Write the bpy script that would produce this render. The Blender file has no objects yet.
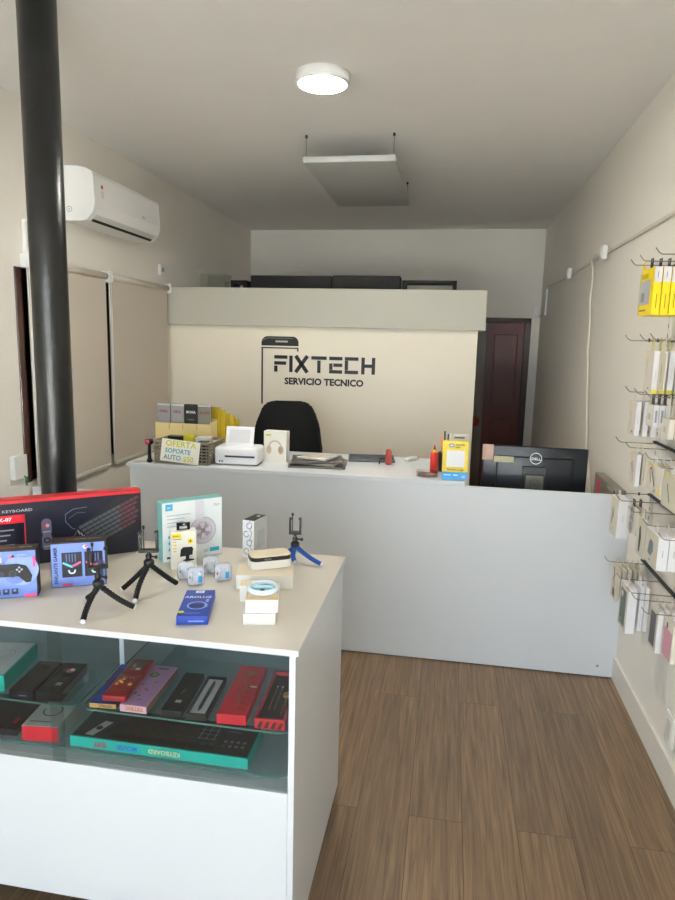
import bpy, bmesh, math, random
from mathutils import Vector, Matrix
random.seed(7)
SC = bpy.context.scene
COL = SC.collection
R = math.radians

# ------------------------------------------------------------ camera, world, sun, exposure
cd = bpy.data.cameras.new('camera'); cam = bpy.data.objects.new('camera', cd); COL.objects.link(cam)
cd.sensor_fit = 'VERTICAL'; cd.sensor_height = 36.0; cd.lens = 26.0; cd.clip_start = 0.02
cx = Vector((0.9851699, 0.1698753, 0.0241382)); cy = Vector((-0.0512628, 0.1571534, 0.9862428)); cb = Vector((0.1637449, -0.9728542, 0.1635311))
mw = Matrix.Identity(4)
for i, v in enumerate((cx, cy, cb)):
    for j in range(3): mw[j][i] = v[j]
mw.translation = Vector((0, 0, 1.6)); cam.matrix_world = mw
SC.camera = cam

w = bpy.data.worlds.new('sky'); SC.world = w; w.use_nodes = True
bg = w.node_tree.nodes['Background']; bg.inputs[0].default_value = (0.76, 0.89, 1.0, 1); bg.inputs[1].default_value = 3.1
sd = bpy.data.lights.new('sun', 'SUN'); sd.energy = 90.0; sd.angle = R(0.6); sd.color = (1.0, 0.95, 0.88)
sun = bpy.data.objects.new('sun', sd); COL.objects.link(sun)
sun.rotation_euler = (R(-38), R(18), 0)        # comes from behind the building and lights only the street
pd = bpy.data.lights.new('shopfront_portal', 'AREA'); pd.shape = 'RECTANGLE'; pd.size = 2.7; pd.size_y = 2.4; pd.cycles.is_portal = True
po = bpy.data.objects.new('shopfront_portal', pd); COL.objects.link(po); po.location = (-0.65, -2.35, 1.22); po.rotation_euler = (R(90), 0, 0)
SC.view_settings.view_transform = 'Standard'; SC.view_settings.look = 'None'; SC.view_settings.gamma = 1.0
SC.view_settings.use_curve_mapping = False
SC.view_settings.exposure = 1.34
SC.cycles.use_denoising = True
SC.cycles.diffuse_bounces = 8; SC.cycles.max_bounces = 14; SC.cycles.transparent_max_bounces = 24
SC.cycles.sample_clamp_indirect = 6.0

# ------------------------------------------------------------ materials
def lin(h):
    h = h.lstrip('#'); o = []
    for i in (0, 2, 4):
        c = int(h[i:i+2], 16) / 255
        o.append(c / 12.92 if c <= .04045 else ((c + .055) / 1.055) ** 2.4)
    return (*o, 1)
MC = {}
def M(h, rough=.5, metal=0, var=.05, sc=25, bump=0, bsc=200, coat=0):
    key = (h, rough, metal, var, sc, bump, bsc, coat)
    if key in MC: return MC[key]
    m = bpy.data.materials.new('surface_' + h.lstrip('#')); m.use_nodes = True
    nt = m.node_tree; b = nt.nodes['Principled BSDF']
    b.inputs['Roughness'].default_value = rough; b.inputs['Metallic'].default_value = metal
    if coat: b.inputs['Coat Weight'].default_value = coat; b.inputs['Coat Roughness'].default_value = .08
    tc = nt.nodes.new('ShaderNodeTexCoord'); n = nt.nodes.new('ShaderNodeTexNoise'); n.inputs['Scale'].default_value = sc; n.inputs['Detail'].default_value = 3
    nt.links.new(tc.outputs['Object'], n.inputs['Vector'])
    mx = nt.nodes.new('ShaderNodeMix'); mx.data_type = 'RGBA'; c = lin(h)
    mx.inputs[6].default_value = (*[x * (1 - var) for x in c[:3]], 1); mx.inputs[7].default_value = (*[min(1, x * (1 + var)) for x in c[:3]], 1)
    nt.links.new(n.outputs['Fac'], mx.inputs[0]); nt.links.new(mx.outputs[2], b.inputs['Base Color'])
    if bump:
        n2 = nt.nodes.new('ShaderNodeTexNoise'); n2.inputs['Scale'].default_value = bsc; n2.inputs['Detail'].default_value = 4
        nt.links.new(tc.outputs['Object'], n2.inputs['Vector'])
        bp = nt.nodes.new('ShaderNodeBump'); bp.inputs['Strength'].default_value = bump; bp.inputs['Distance'].default_value = .004
        nt.links.new(n2.outputs['Fac'], bp.inputs['Height']); nt.links.new(bp.outputs[0], b.inputs['Normal'])
    MC[key] = m; return m
def glass(name, tint, gloss=1.0):
    m = bpy.data.materials.new(name); m.use_nodes = True; nt = m.node_tree
    nt.nodes.remove(nt.nodes['Principled BSDF'])
    out = nt.nodes['Material Output']; t = nt.nodes.new('ShaderNodeBsdfTransparent'); g = nt.nodes.new('ShaderNodeBsdfGlossy')
    t.inputs[0].default_value = (*tint, 1); g.inputs['Roughness'].default_value = .02
    fr = nt.nodes.new('ShaderNodeFresnel'); fr.inputs[0].default_value = 1.45
    mu = nt.nodes.new('ShaderNodeMath'); mu.operation = 'MULTIPLY'; mu.inputs[1].default_value = gloss; mu.use_clamp = True
    mix = nt.nodes.new('ShaderNodeMixShader')
    ge = nt.nodes.new('ShaderNodeNewGeometry'); iv = nt.nodes.new('ShaderNodeMath'); iv.operation = 'SUBTRACT'; iv.inputs[0].default_value = 1.0; m2 = nt.nodes.new('ShaderNodeMath'); m2.operation = 'MULTIPLY'
    nt.links.new(ge.outputs['Backfacing'], iv.inputs[1]); nt.links.new(fr.outputs[0], mu.inputs[0]); nt.links.new(mu.outputs[0], m2.inputs[0]); nt.links.new(iv.outputs[0], m2.inputs[1]); nt.links.new(m2.outputs[0], mix.inputs[0])
    nt.links.new(t.outputs[0], mix.inputs[1]); nt.links.new(g.outputs[0], mix.inputs[2]); nt.links.new(mix.outputs[0], out.inputs[0])
    return m
def emit(name, col, st):
    m = bpy.data.materials.new(name); m.use_nodes = True; b = m.node_tree.nodes['Principled BSDF']
    b.inputs['Base Color'].default_value = (.9, .9, .9, 1); b.inputs['Emission Color'].default_value = (*col, 1); b.inputs['Emission Strength'].default_value = st
    return m
def floor_mat():
    m = bpy.data.materials.new('oak_plank_laminate'); m.use_nodes = True; nt = m.node_tree; b = nt.nodes['Principled BSDF']; L = nt.links.new
    tc = nt.nodes.new('ShaderNodeTexCoord'); mp = nt.nodes.new('ShaderNodeMapping'); mp.inputs['Rotation'].default_value = (0, 0, R(90))
    mp.inputs['Location'].default_value = (0.35, 0.06, 0)
    L(tc.outputs['Object'], mp.inputs['Vector'])
    br = nt.nodes.new('ShaderNodeTexBrick'); br.inputs['Scale'].default_value = 1
    br.inputs['Brick Width'].default_value = 1.22; br.inputs['Row Height'].default_value = .18
    br.inputs['Mortar Size'].default_value = .0011; br.inputs['Mortar Smooth'].default_value = .3; br.offset = .37; br.offset_frequency = 2
    br.inputs['Color1'].default_value = (0, 0, 0, 1); br.inputs['Color2'].default_value = (1, 1, 1, 1); br.inputs['Mortar'].default_value = (.5, .5, .5, 1)
    L(mp.outputs[0], br.inputs['Vector'])
    sep = nt.nodes.new('ShaderNodeSeparateColor'); L(br.outputs['Color'], sep.inputs[0])
    # grain stretched along the plank, shifted per plank
    cmb = nt.nodes.new('ShaderNodeCombineXYZ'); mul = nt.nodes.new('ShaderNodeMath'); mul.operation = 'MULTIPLY'; mul.inputs[1].default_value = 37
    L(sep.outputs[0], mul.inputs[0]); L(mul.outputs[0], cmb.inputs[2])
    add = nt.nodes.new('ShaderNodeVectorMath'); add.operation = 'ADD'; L(mp.outputs[0], add.inputs[0]); L(cmb.outputs[0], add.inputs[1])
    mp2 = nt.nodes.new('ShaderNodeMapping'); mp2.inputs['Scale'].default_value = (2.0, 60, 1); L(add.outputs[0], mp2.inputs['Vector'])
    n = nt.nodes.new('ShaderNodeTexNoise'); n.inputs['Scale'].default_value = 1.6; n.inputs['Detail'].default_value = 6; n.inputs['Roughness'].default_value = .62; n.inputs['Distortion'].default_value = .6
    L(mp2.outputs[0], n.inputs['Vector'])
    mp3 = nt.nodes.new('ShaderNodeMapping'); mp3.inputs['Scale'].default_value = (1.1, 5, 1); L(add.outputs[0], mp3.inputs['Vector'])
    n2 = nt.nodes.new('ShaderNodeTexNoise'); n2.inputs['Scale'].default_value = 1.5; n2.inputs['Detail'].default_value = 3; L(mp3.outputs[0], n2.inputs['Vector'])
    r = nt.nodes.new('ShaderNodeValToRGB'); e = r.color_ramp.elements
    e[0].position = .30; e[0].color = lin('#5e4b39'); e[1].position = .72; e[1].color = lin('#8f795f')
    x = r.color_ramp.elements.new(.5); x.color = lin('#77624c')
    L(n.outputs['Fac'], r.inputs[0])
    hm = nt.nodes.new('ShaderNodeMix'); hm.data_type = 'RGBA'; hm.blend_type = 'MULTIPLY'; hm.inputs[0].default_value = 1
    r2 = nt.nodes.new('ShaderNodeValToRGB'); r2.color_ramp.elements[0].color = (.86, .85, .84, 1); r2.color_ramp.elements[1].color = (1.07, 1.06, 1.05, 1)
    r2.color_ramp.elements[0].position = .3; r2.color_ramp.elements[1].position = .7
    L(n2.outputs['Fac'], r2.inputs[0]); L(r.outputs[0], hm.inputs[6]); L(r2.outputs[0], hm.inputs[7])
    pm = nt.nodes.new('ShaderNodeMix'); pm.data_type = 'RGBA'; pm.blend_type = 'MULTIPLY'; pm.inputs[0].default_value = 1
    r3 = nt.nodes.new('ShaderNodeValToRGB'); r3.color_ramp.elements[0].color = (.90, .90, .90, 1); r3.color_ramp.elements[1].color = (1.08, 1.07, 1.05, 1)
    L(sep.outputs[0], r3.inputs[0]); L(hm.outputs[2], pm.inputs[6]); L(r3.outputs[0], pm.inputs[7])
    mm = nt.nodes.new('ShaderNodeMix'); mm.data_type = 'RGBA'; L(br.outputs['Fac'], mm.inputs[0]); L(pm.outputs[2], mm.inputs[6]); mm.inputs[7].default_value = lin('#2f2219')
    L(mm.outputs[2], b.inputs['Base Color']); b.inputs['Roughness'].default_value = .42
    bp = nt.nodes.new('ShaderNodeBump'); bp.inputs['Strength'].default_value = .25; bp.inputs['Distance'].default_value = .001; bp.invert = True
    L(br.outputs['Fac'], bp.inputs['Height']); L(bp.outputs[0], b.inputs['Normal'])
    return m

WALL = M('#e6e2da', .85, var=.03, sc=3, bump=.35, bsc=60)
CEIL = M('#ebe9e7', .9, var=.03, sc=4, bump=.3, bsc=22)
LAM = M('#d2d5d9', .32, var=.01, sc=3)            # white melamine
LAM2 = M('#cec9bf', .3, var=.02, sc=5)            # case top, cream
WHITE = M('#ececec', .4, var=.01); PLAS = M('#e9e8e4', .35, var=.01)
BLACK = M('#0c0c0e', .38, var=.1); BLK2 = M('#17181b', .3, var=.1); GREY = M('#7c7d80', .5); DGREY = M('#3a3b40', .5)
MWHITE = M('#e4e0da', .45, var=.02); STEEL = M('#8d8b86', .35, .8, var=.05); CHROME = M('#c8c8c8', .2, 1)
BLUE = M('#1c3d9c', .4); CYAN = M('#38a9d8', .4); RED = M('#b3121f', .35); YEL = M('#f4d800', .4); TEAL = M('#0fa79b', .4)
NAVY = M('#14162a', .35); PERI = M('#6c86cf', .4); PINK = M('#ec4f8d', .4); GOLD = M('#b08a3a', .35, .6); DKRED = M('#6a0f18', .35)
DOORW = M('#5a2012', .4, var=.35, sc=6); DOORF = M('#3a1d16', .45, var=.2, sc=6); WOODW = M('#3c1a10', .3, var=.4, sc=9, coat=.4)

# ------------------------------------------------------------ mesh builder
class MB:
    def __init__(s): s.bm = bmesh.new(); s.mats = []; s.T = Matrix.Identity(4); s.k = 0
    def mi(s, m):
        if m not in s.mats: s.mats.append(m)
        return s.mats.index(m)
    def V(s, p): return s.bm.verts.new(s.T @ Vector(p))
    def F(s, vs, m, sm=False):
        try: f = s.bm.faces.new(vs)
        except ValueError: return None
        f.material_index = s.mi(m); f.smooth = sm; return f
    def box(s, a, b, m, bev=0, seg=2, T=None):
        x0, y0, z0 = a; x1, y1, z1 = b
        t = bmesh.new(); bmesh.ops.create_cube(t, size=1)
        for v in t.verts: v.co = Vector(((x0+x1)/2 + v.co.x*(x1-x0), (y0+y1)/2 + v.co.y*(y1-y0), (z0+z1)/2 + v.co.z*(z1-z0)))
        if bev: bmesh.ops.bevel(t, geom=t.edges[:], offset=bev, segments=seg, profile=.5, affect='EDGES')
        s.add(t, m, bool(bev) and seg > 2, T); return s
    def add(s, t, m, sm=False, T=None):
        X = s.T @ T if T is not None else s.T
        mp = {v: s.bm.verts.new(X @ v.co) for v in t.verts}; i = s.mi(m)
        for f in t.faces:
            try: g = s.bm.faces.new([mp[v] for v in f.verts]); g.material_index = i; g.smooth = sm
            except ValueError: pass
        t.free()
    def tube(s, pts, r, m, n=10, sm=True, cap=True):
        pts = [Vector(p) for p in pts]; rs = r if isinstance(r, (list, tuple)) else [r] * len(pts)
        rings = []; prev = None
        for i, p in enumerate(pts):
            d = (pts[min(i+1, len(pts)-1)] - pts[max(i-1, 0)]).normalized()
            if prev is None:
                a = d.orthogonal().normalized()
            else:
                a = (prev - prev.dot(d) * d)
                a = a.normalized() if a.length > 1e-6 else d.orthogonal().normalized()
            prev = a; b = d.cross(a)
            rings.append([s.V(p + rs[i] * (math.cos(2*math.pi*k/n) * a + math.sin(2*math.pi*k/n) * b)) for k in range(n)])
        for i in range(len(rings)-1):
            for k in range(n): s.F([rings[i][k], rings[i][(k+1) % n], rings[i+1][(k+1) % n], rings[i+1][k]], m, sm)
        if cap: s.F(rings[0][::-1], m); s.F(rings[-1], m)
        return s
    def lathe(s, prof, m, n=40, sm=True, c=(0, 0, 0)):        # prof: (r, z)
        rings = []
        for r, z in prof:
            rings.append([s.V((c[0] + max(r, 1e-5)*math.cos(2*math.pi*k/n), c[1] + max(r, 1e-5)*math.sin(2*math.pi*k/n), c[2] + z)) for k in range(n)])
        for i in range(len(rings)-1):
            for k in range(n): s.F([rings[i][k], rings[i][(k+1) % n], rings[i+1][(k+1) % n], rings[i+1][k]], m, sm)
        s.F(rings[0][::-1], m); s.F(rings[-1], m); return s
    def prism(s, poly, o, u, v, depth, m, side=None):
        o, u, v = Vector(o), Vector(u), Vector(v); n = u.cross(v) * depth
        a = [s.V(o + u*p[0] + v*p[1]) for p in poly]; b = [s.V(o + u*p[0] + v*p[1] + n) for p in poly]
        s.F(a[::-1], m); s.F(b, m); k = len(poly)
        for i in range(k): s.F([a[i], a[(i+1) % k], b[(i+1) % k], b[i]], side or m)
        return s
    def sheet(s, poly, o, u, v, m):
        o, u, v = Vector(o), Vector(u), Vector(v); s.F([s.V(o + u*p[0] + v*p[1]) for p in poly], m); return s
    def build(s, name, parent=None, loc=(0, 0, 0), rz=0, rot=None):
        me = bpy.data.meshes.new(name); s.bm.normal_update(); s.bm.to_mesh(me); s.bm.free()
        for m in s.mats: me.materials.append(m)
        o = bpy.data.objects.new(name, me); COL.objects.link(o)
        if parent: o.parent = parent
        o.location = loc; o.rotation_euler = rot or (0, 0, rz); return o
def text_mesh(body, size, align='LEFT', sx=1.0, bold=0.0):
    c = bpy.data.curves.new('t', 'FONT'); c.body = body; c.size = size; c.align_x = align; c.offset = bold; c.resolution_u = 2
    o = bpy.data.objects.new('t', c); me = bpy.data.meshes.new_from_object(o)
    r = ([Vector((v.co.x * sx, v.co.y, 0)) for v in me.vertices], [list(p.vertices) for p in me.polygons])
    bpy.data.objects.remove(o); bpy.data.curves.remove(c); bpy.data.meshes.remove(me); return r
class Face:                                                    # prints on a flat face of a thing
    def __init__(s, mb, o, u, v, eps=.00035):
        s.mb = mb; s.o = Vector(o); s.u = Vector(u).normalized(); s.v = Vector(v).normalized(); s.n = s.u.cross(s.v); s.e = eps; s.k = 1
    def _o(s): o = s.o + s.n * s.e * s.k; s.k += 1; return o
    def rect(s, x, y, w, h, m, a=0):
        c, q = math.cos(a), math.sin(a); P = [(0, 0), (w, 0), (w, h), (0, h)]
        s.mb.sheet([(x + c*px - q*py, y + q*px + c*py) for px, py in P], s._o(), s.u, s.v, m); return s
    def poly(s, P, m): s.mb.sheet(P, s._o(), s.u, s.v, m); return s
    def disc(s, x, y, r, m, n=24, ry=None): s.mb.sheet([(x + r*math.cos(2*math.pi*k/n), y + (ry or r)*math.sin(2*math.pi*k/n)) for k in range(n)], s._o(), s.u, s.v, m); return s
    def ring(s, x, y, r, r2, m, n=28, a0=0, a1=2*math.pi):
        o = s._o(); pt = lambda q, t: o + s.u*(x + q*math.cos(t)) + s.v*(y + q*math.sin(t))
        for k in range(n):
            t0 = a0 + (a1-a0)*k/n; t1 = a0 + (a1-a0)*(k+1)/n
            s.mb.F([s.mb.V(pt(r2, t0)), s.mb.V(pt(r, t0)), s.mb.V(pt(r, t1)), s.mb.V(pt(r2, t1))], m)
        return s
    def line(s, pts, wd, m):
        o = s._o()
        for (x0, y0), (x1, y1) in zip(pts, pts[1:]):
            d = Vector((x1-x0, y1-y0)); L = d.length
            if L < 1e-6: continue
            d /= L; q = Vector((-d.y, d.x)) * wd/2; e = d * wd * .5
            P = [(x0-e.x-q.x, y0-e.y-q.y), (x1+e.x-q.x, y1+e.y-q.y), (x1+e.x+q.x, y1+e.y+q.y), (x0-e.x+q.x, y0-e.y+q.y)]
            s.mb.sheet(P, o, s.u, s.v, m); o = o + s.n * 1e-5
        return s
    def text(s, body, x, y, size, m, align='LEFT', sx=1.0, a=0, bold=0.0):
        vs, fs = text_mesh(body, size, align, sx, bold); o = s._o(); c, q = math.cos(a), math.sin(a)
        V = [s.mb.V(o + s.u*(x + c*p.x - q*p.y) + s.v*(y + q*p.x + c*p.y)) for p in vs]
        for f in fs: s.mb.F([V[i] for i in f], m)
        return s
X, Y, Z = Vector((1, 0, 0)), Vector((0, 1, 0)), Vector((0, 0, 1))

def tag(o, label=None, cat=None, group=None, kind=None):
    if label: o['label'] = label
    if cat: o['category'] = cat
    if group: o['group'] = group
    if kind: o['kind'] = kind
    return o
def empty(name, loc=(0, 0, 0), rz=0, label=None, cat=None, group=None):
    o = bpy.data.objects.new(name, None); COL.objects.link(o); o.empty_display_size = .05
    o.location = loc; o.rotation_euler = (0, 0, rz); return tag(o, label, cat, group)
def copy_thing(o, parent=None, **kw):
    c = o.copy(); COL.objects.link(c)
    if parent: c.parent = parent
    for ch in list(o.children): copy_thing(ch, c)
    return c
def struct(mb, name): return tag(mb.build(name), kind='structure')

# ------------------------------------------------------------ room shell   (x right, y into the shop, z up)
XL, XR, YB, YF, ZC = -2.165, 0.874, 6.95, -2.3, 2.755
b = MB(); b.box((XL-.15, YF-.02, -.1), (XR+.15, YB+.15, 0), floor_mat()); struct(b, 'floor')
b = MB(); b.box((XL-.15, YF-.15, ZC), (XR+.15, YB+.15, ZC+.15), CEIL); struct(b, 'ceiling')
b = MB(); b.box((XR, YF-.15, 0), (XR+.15, YB+.15, ZC), WALL); struct(b, 'wall_right')
WY0, WY1, WZ0, WZ1 = 3.015, 4.74, .83, 1.935             # left window opening
b = MB()
b.box((XL-.15, YF-.15, 0), (XL, WY0, ZC), WALL); b.box((XL-.15, WY1, 0), (XL, YB+.15, ZC), WALL)
b.box((XL-.15, WY0, 0), (XL, WY1, WZ0), WALL); b.box((XL-.15, WY0, WZ1), (XL, WY1, ZC), WALL); struct(b, 'wall_left')
b = MB(); DX0, DX1, DZ = .10, .79, 1.885
b.box((XL, YB, 0), (DX0, YB+.15, ZC), WALL); b.box((DX1, YB, 0), (XR, YB+.15, ZC), WALL); b.box((DX0, YB, DZ), (DX1, YB+.15, ZC), WALL); struct(b, 'wall_back')
b = MB()
b.box((XL, YF-.15, 0), (-2.0, YF, ZC), WALL); b.box((.7, YF-.15, 0), (XR, YF, ZC), WALL); b.box((-2.0, YF-.15, 2.42), (.7, YF, ZC), WALL); struct(b, 'wall_front')
b = MB(); b.box((XR-.013, YF, 0), (XR, YB, .118), M('#dcd8d0', .5, var=.02), .003); struct(b, 'baseboard_right')
b = MB(); b.box((XL, YF, 0), (XL+.013, YB, .118), M('#dcd8d0', .5, var=.02), .003); struct(b, 'baseboard_left')
# shopfront glazing behind the camera and the street outside
b = MB(); FR = M('#d9d9d9', .4)
for x in (-2.0, .66): b.box((x, YF-.1, 0), (x+.04, YF-.05, 2.42), FR)
b.box((-2.0, YF-.1, 2.38), (.7, YF-.05, 2.42), FR); b.box((-2.0, YF-.1, 0), (.7, YF-.05, .06), FR)
wn = struct(b, 'window_1'); b = MB(); b.box((-1.98, YF-.078, .05), (.68, YF-.072, 2.39), glass('shopfront_glass', (.97, .98, .98))); b.build('glass_pane', wn)
b = MB(); b.box((-12, -14, -.14), (10, YF-.02, -.02), M('#c2c0bb', .9, sc=2)); struct(b, 'ground')
# left window: dark varnished frame and closed shutter boards
b = MB()
b.box((XL-.09, WY0, WZ0), (XL-.02, WY0+.05, WZ1), WOODW); b.box((XL-.09, WY1-.05, WZ0), (XL-.02, WY1, WZ1), WOODW)
b.box((XL-.09, 3.84, WZ0), (XL-.02, 3.92, WZ1), WOODW); b.box((XL-.09, WY0, WZ0), (XL-.02, WY1, WZ0+.05), WOODW); b.box((XL-.09, WY0, WZ1-.05), (XL-.02, WY1, WZ1), WOODW)
wl = struct(b, 'window_2')
b = MB()
b.box((XL-.149, WY0-.02, WZ0-.02), (XL-.131, WY1+.02, WZ1+.02), DOORF)  # unseen backing board, added behind the shutter boards to block light leaks
for k in range(18): b.box((XL-.13, WY0, WZ0 + k*.062), (XL-.11, WY1, min(WZ1, WZ0 + k*.062 + .066)), DOORF)
b.build('shutter', wl)
b = MB(); b.box((XL-.02, WY0, WZ0), (XL+.008, WY0+.05, WZ1), WOODW, .003); b.build('window_trim', wl)
# back door: dark wooden double leaf
b = MB(); b.box((DX0, YB-.02, 0), (DX0+.05, YB+.1, DZ), DOORF); b.box((DX1-.06, YB-.02, 0), (DX1, YB+.1, DZ), DOORF, .004); b.box((DX0, YB-.02, DZ-.05), (DX1, YB+.1, DZ), DOORF, .004)
dr = struct(b, 'door_1')
b = MB(); b.box((.355, YB+.046, .0), (.375, YB+.1, DZ-.04), DOORF); b.box((DX0, YB+.1, -.0), (DX1, YB+.14, DZ), DOORF); b.box((.37, YB+.03, .01), (DX1-.06, YB+.07, DZ-.05), DOORW)  # first box is a filler strip, added to stop light leaking between the leaves
for z0, z1 in ((.15, .85), (.98, 1.72)): b.box((.44, YB+.02, z0), (DX1-.12, YB+.03, z1), DOORW, .006)
b.build('door_leaf', dr)
b = MB(); b.box((DX0+.05, YB+.0, .01), (.36, YB+.045, DZ-.05), M('#7d726d', .5, var=.15, sc=5))
f = Face(b, (DX0+.05, YB, 0), X, Z)
f.rect(.07, 1.45, .10, .12, M('#6d6f70', .4)); f.rect(.075, 1.25, .045, .07, M('#a29a86', .6)); f.rect(.08, 1.15, .04, .06, M('#7a7468', .6)); f.rect(.07, 1.36, .03, .05, M('#c9c7c0', .6))
b.build('notice_panel', dr)
b = MB(); b.tube([(.345, YB-.0, .9), (.345, YB-.04, .9), (.31, YB-.045, .9)], .008, STEEL); b.build('door_handle', dr)
b = MB(); b.lathe([(.005, -.055), (.035, -.04), (.046, 0), (.035, .04), (.01, .055)], M('#8e2f12', .6, var=.3, sc=40), 18); b.tube([(0, 0, .05), (0, 0, .15)], .002, BLACK, 6)
tag(b.build('door_ornament', loc=(.285, YB-.055, .82)), 'small orange round ornament hanging on the grey side of the dark back door', 'ornament')

# ------------------------------------------------------------ partition with the shop sign
PY = 4.834
b = MB(); PF = M('#efe6d4', .5, var=.015, sc=3)
b.box((XL, PY, 0), (.185, PY+.45, 1.71), PF); struct(b, 'wall_partition')
b = MB(); b.box((XL, PY-.045, 1.705), (.235, PY+.47, 1.985), M('#bdbaae', .5, var=.015, sc=3), .004); struct(b, 'trim_1')
SG = M('#1d1c1c', .5)
t = empty('wall_sign', (-1.0, PY, 1.1), 0, 'black shop lettering and phone outline mounted on the cream partition', 'sign')
def relief(name, fn, z=.006):
    b = MB(); fn(b); return b.build(name, t)
def bar(b, x0, y0, x1, y1, wd):          # stroke in the sign plane, 5 mm thick
    p0, p1 = Vector((x0, y0)), Vector((x1, y1)); d = (p1-p0).normalized(); q = Vector((-d.y, d.x))*wd/2
    b.prism([tuple(p0-q), tuple(p1-q), tuple(p1+q), tuple(p0+q)], (0, -.001, 0), X, Z, .004, SG)
def letters(b):
    z0, z1, st = .268, .392, .025; zm = (z0+z1)/2
    def hb(xa, xb, z): bar(b, xa, z, xb, z, st)
    def vb(xx, za, zb): bar(b, xx, za, xx, zb, st)
    hb(-.317, -.215, z1-st/2); hb(-.317, -.225, zm+.004); vb(-.317+st/2, z0, zm-.016)      # F
    vb(-.187, z0, z1)                                                                      # I
    bar(b, -.150, z1, -.060, z0, st+.003); bar(b, -.150, z0, -.060, z1, st+.003)           # X
    hb(-.029, .087, z1-st/2); vb(.029, z0, z1-st-.006)                                     # T
    hb(.108, .207, z1-st/2); hb(.140, .207, zm); hb(.108, .207, z0+st/2); vb(.108+st/2, z0+st+.001, zm+.012)   # E
    hb(.226, .328, z1-st/2); hb(.226, .328, z0+st/2); vb(.226+st/2, z0+st+.001, z1-st-.001)  # C
    vb(.351+st/2, z0, z1); vb(.454-st/2, z0, z1); hb(.351+st, .454-st, zm)                 # H
relief('sign_lettering', letters)
def sub(b):
    f = Face(b, (-.02, -.003, .165), X, Z); f.text('SERVICIO TECNICO', .088, .012, .0685, SG, 'CENTER', 1.0, bold=.0028)
relief('sign_subtitle', sub)
def phone(b):
    N = 10; w2 = .288; out = [(0, 0)]
    x0, z1 = -.418, .533
    arc = [(x0+.05-.05*math.cos(a), z1-.05+.05*math.sin(a)) for a in [math.pi/2*k/8 for k in range(9)]]
    arc2 = [(x0+w2-.045+.045*math.sin(a), z1-.045+.045*math.cos(a)) for a in [math.pi/2*k/8 for k in range(9)]]
    P = [(x0, z1-.070)] + arc + arc2 + [(x0+w2, z1-.070)]
    b.prism(P, (0, -.001, 0), X, Z, .003, SG)
    f = Face(b, (0, -.0045, 0), X, Z); f.rect(x0+.11, z1-.044, .095, .013, M('#b9b4a8')); f.line([(x0+.014, z1-.034), (x0+.024, z1-.022), (x0+.045, z1-.013), (x0+.24, z1-.013)], .004, M('#8a867c'))
    bar(b, x0+.006, z1-.086, x0+.006, .02, .011); bar(b, x0+.0, z1-.086, x0+w2, z1-.086, .009); bar(b, x0+w2-.005, z1-.091, x0+w2-.005, z1-.110, .010)
relief('sign_phone_outline', phone)
# things lying on top of the partition
RK = M('#060606', .7)
def rack(x0, x1, z0, z1, y, label, style):
    b = MB(); r = empty('equipment_frame', ((x0+x1)/2, y, 1.985), 0, label, 'frame', 'black equipment frames on top of the partition'); h = z1; w2 = (x1-x0)/2
    if style == 'open':
        b.box((-w2, -.02, 0), (w2, .12, .012), RK); b.box((-w2, -.02, h-.025), (w2, .12, h), RK, .003); b.box((-w2, -.02, 0), (-w2+.03, .12, h), RK); b.box((w2-.03, -.02, 0), (w2, .12, h), RK)
    else:
        b.box((-w2, -.02, .022), (w2, .16, h), RK, .004); b.box((-w2, -.015, 0), (w2, .14, .022), RK)
    b.build('frame_body', r)
    if style != 'open':
        for k in range(9):
            b = MB(); b.box((-w2+.05+k*(2*w2-.1)/9, -.024, .006), (-w2+.05+k*(2*w2-.1)/9+.05, -.0155, .02), DGREY); b.build('slot', r)
rack(-1.73, -1.60, 0, .075, 5.05, 'short open black metal frame, leftmost on top of the partition', 'open')
rack(-1.57, -.93, 0, .115, 5.06, 'long solid black equipment frame on the left of the partition top', 'solid')
rack(-.915, -.40, 0, .115, 5.02, 'black slotted equipment frame on the middle of the partition top', 'solid')
rack(-.385, .02, 0, .085, 5.04, 'low open black frame at the right end of the partition top', 'open')
ACR = glass('acrylic', (.93, .95, .94), 1.5)
b = MB()
for a in (((-.1, -.08, 0), (.1, -.076, .12)), ((-.1, .076, 0), (.1, .08, .12)), ((-.1, -.076, 0), (-.096, .076, .12)), ((.096, -.076, 0), (.1, .076, .12)), ((-.096, -.076, 0), (.096, .076, .004))): b.box(*a, ACR)
tag(b.build('acrylic_box', loc=(-1.86, 5.06, 1.985)), 'clear acrylic box standing near the left end of the partition top', 'box')

# ------------------------------------------------------------ left wall things
t = empty('air_conditioner', (XL, 3.87, 2.232), 0, 'white split air conditioner high on the left wall above the blinds', 'air conditioner')
P = [(0, .0), (.11, -.002), (.145, .004), (.182, .042), (.193, .07), (.197, .10), (.190, .24), (.182, .258), (.15, .276), (.10, .286), (0, .29)]
ACW = M('#e9e9e8', .3, var=.01)
b = MB(); b.prism(P, (.0, .405, 0), X, Z, .81, ACW)
bmesh.ops.recalc_face_normals(b.bm, faces=b.bm.faces[:])
f = Face(b, (.197, -.405, .10), Y, Vector((-.007, 0, .14)).normalized(), .0006)
f.disc(.085, .092, .012, M('#b4552a')); f.text('BGH', .56, .012, .022, GREY); f.rect(.07, .03, .03, .04, M('#d9d4c8'))
b.build('casing', t)
for yy, nm in ((-.412, 'end_cap'), (.405, 'end_cap')):
    b = MB(); b.prism([(x*1.01, z*1.0) for x, z in P], (0, yy+.007, 0), X, Z, .007, WHITE); bmesh.ops.recalc_face_normals(b.bm, faces=b.bm.faces[:])
    if yy < 0:
        f = Face(b, (0, yy, 0), X, Z); f.ring(.045, .06, .016, .0135, GREY); f.text('R', .04, .053, .018, GREY)
    b.build(nm, t)
u_ = Vector((.037, 0, .038)).normalized(); n_ = Vector((u_.z, 0, -u_.x))
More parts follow.
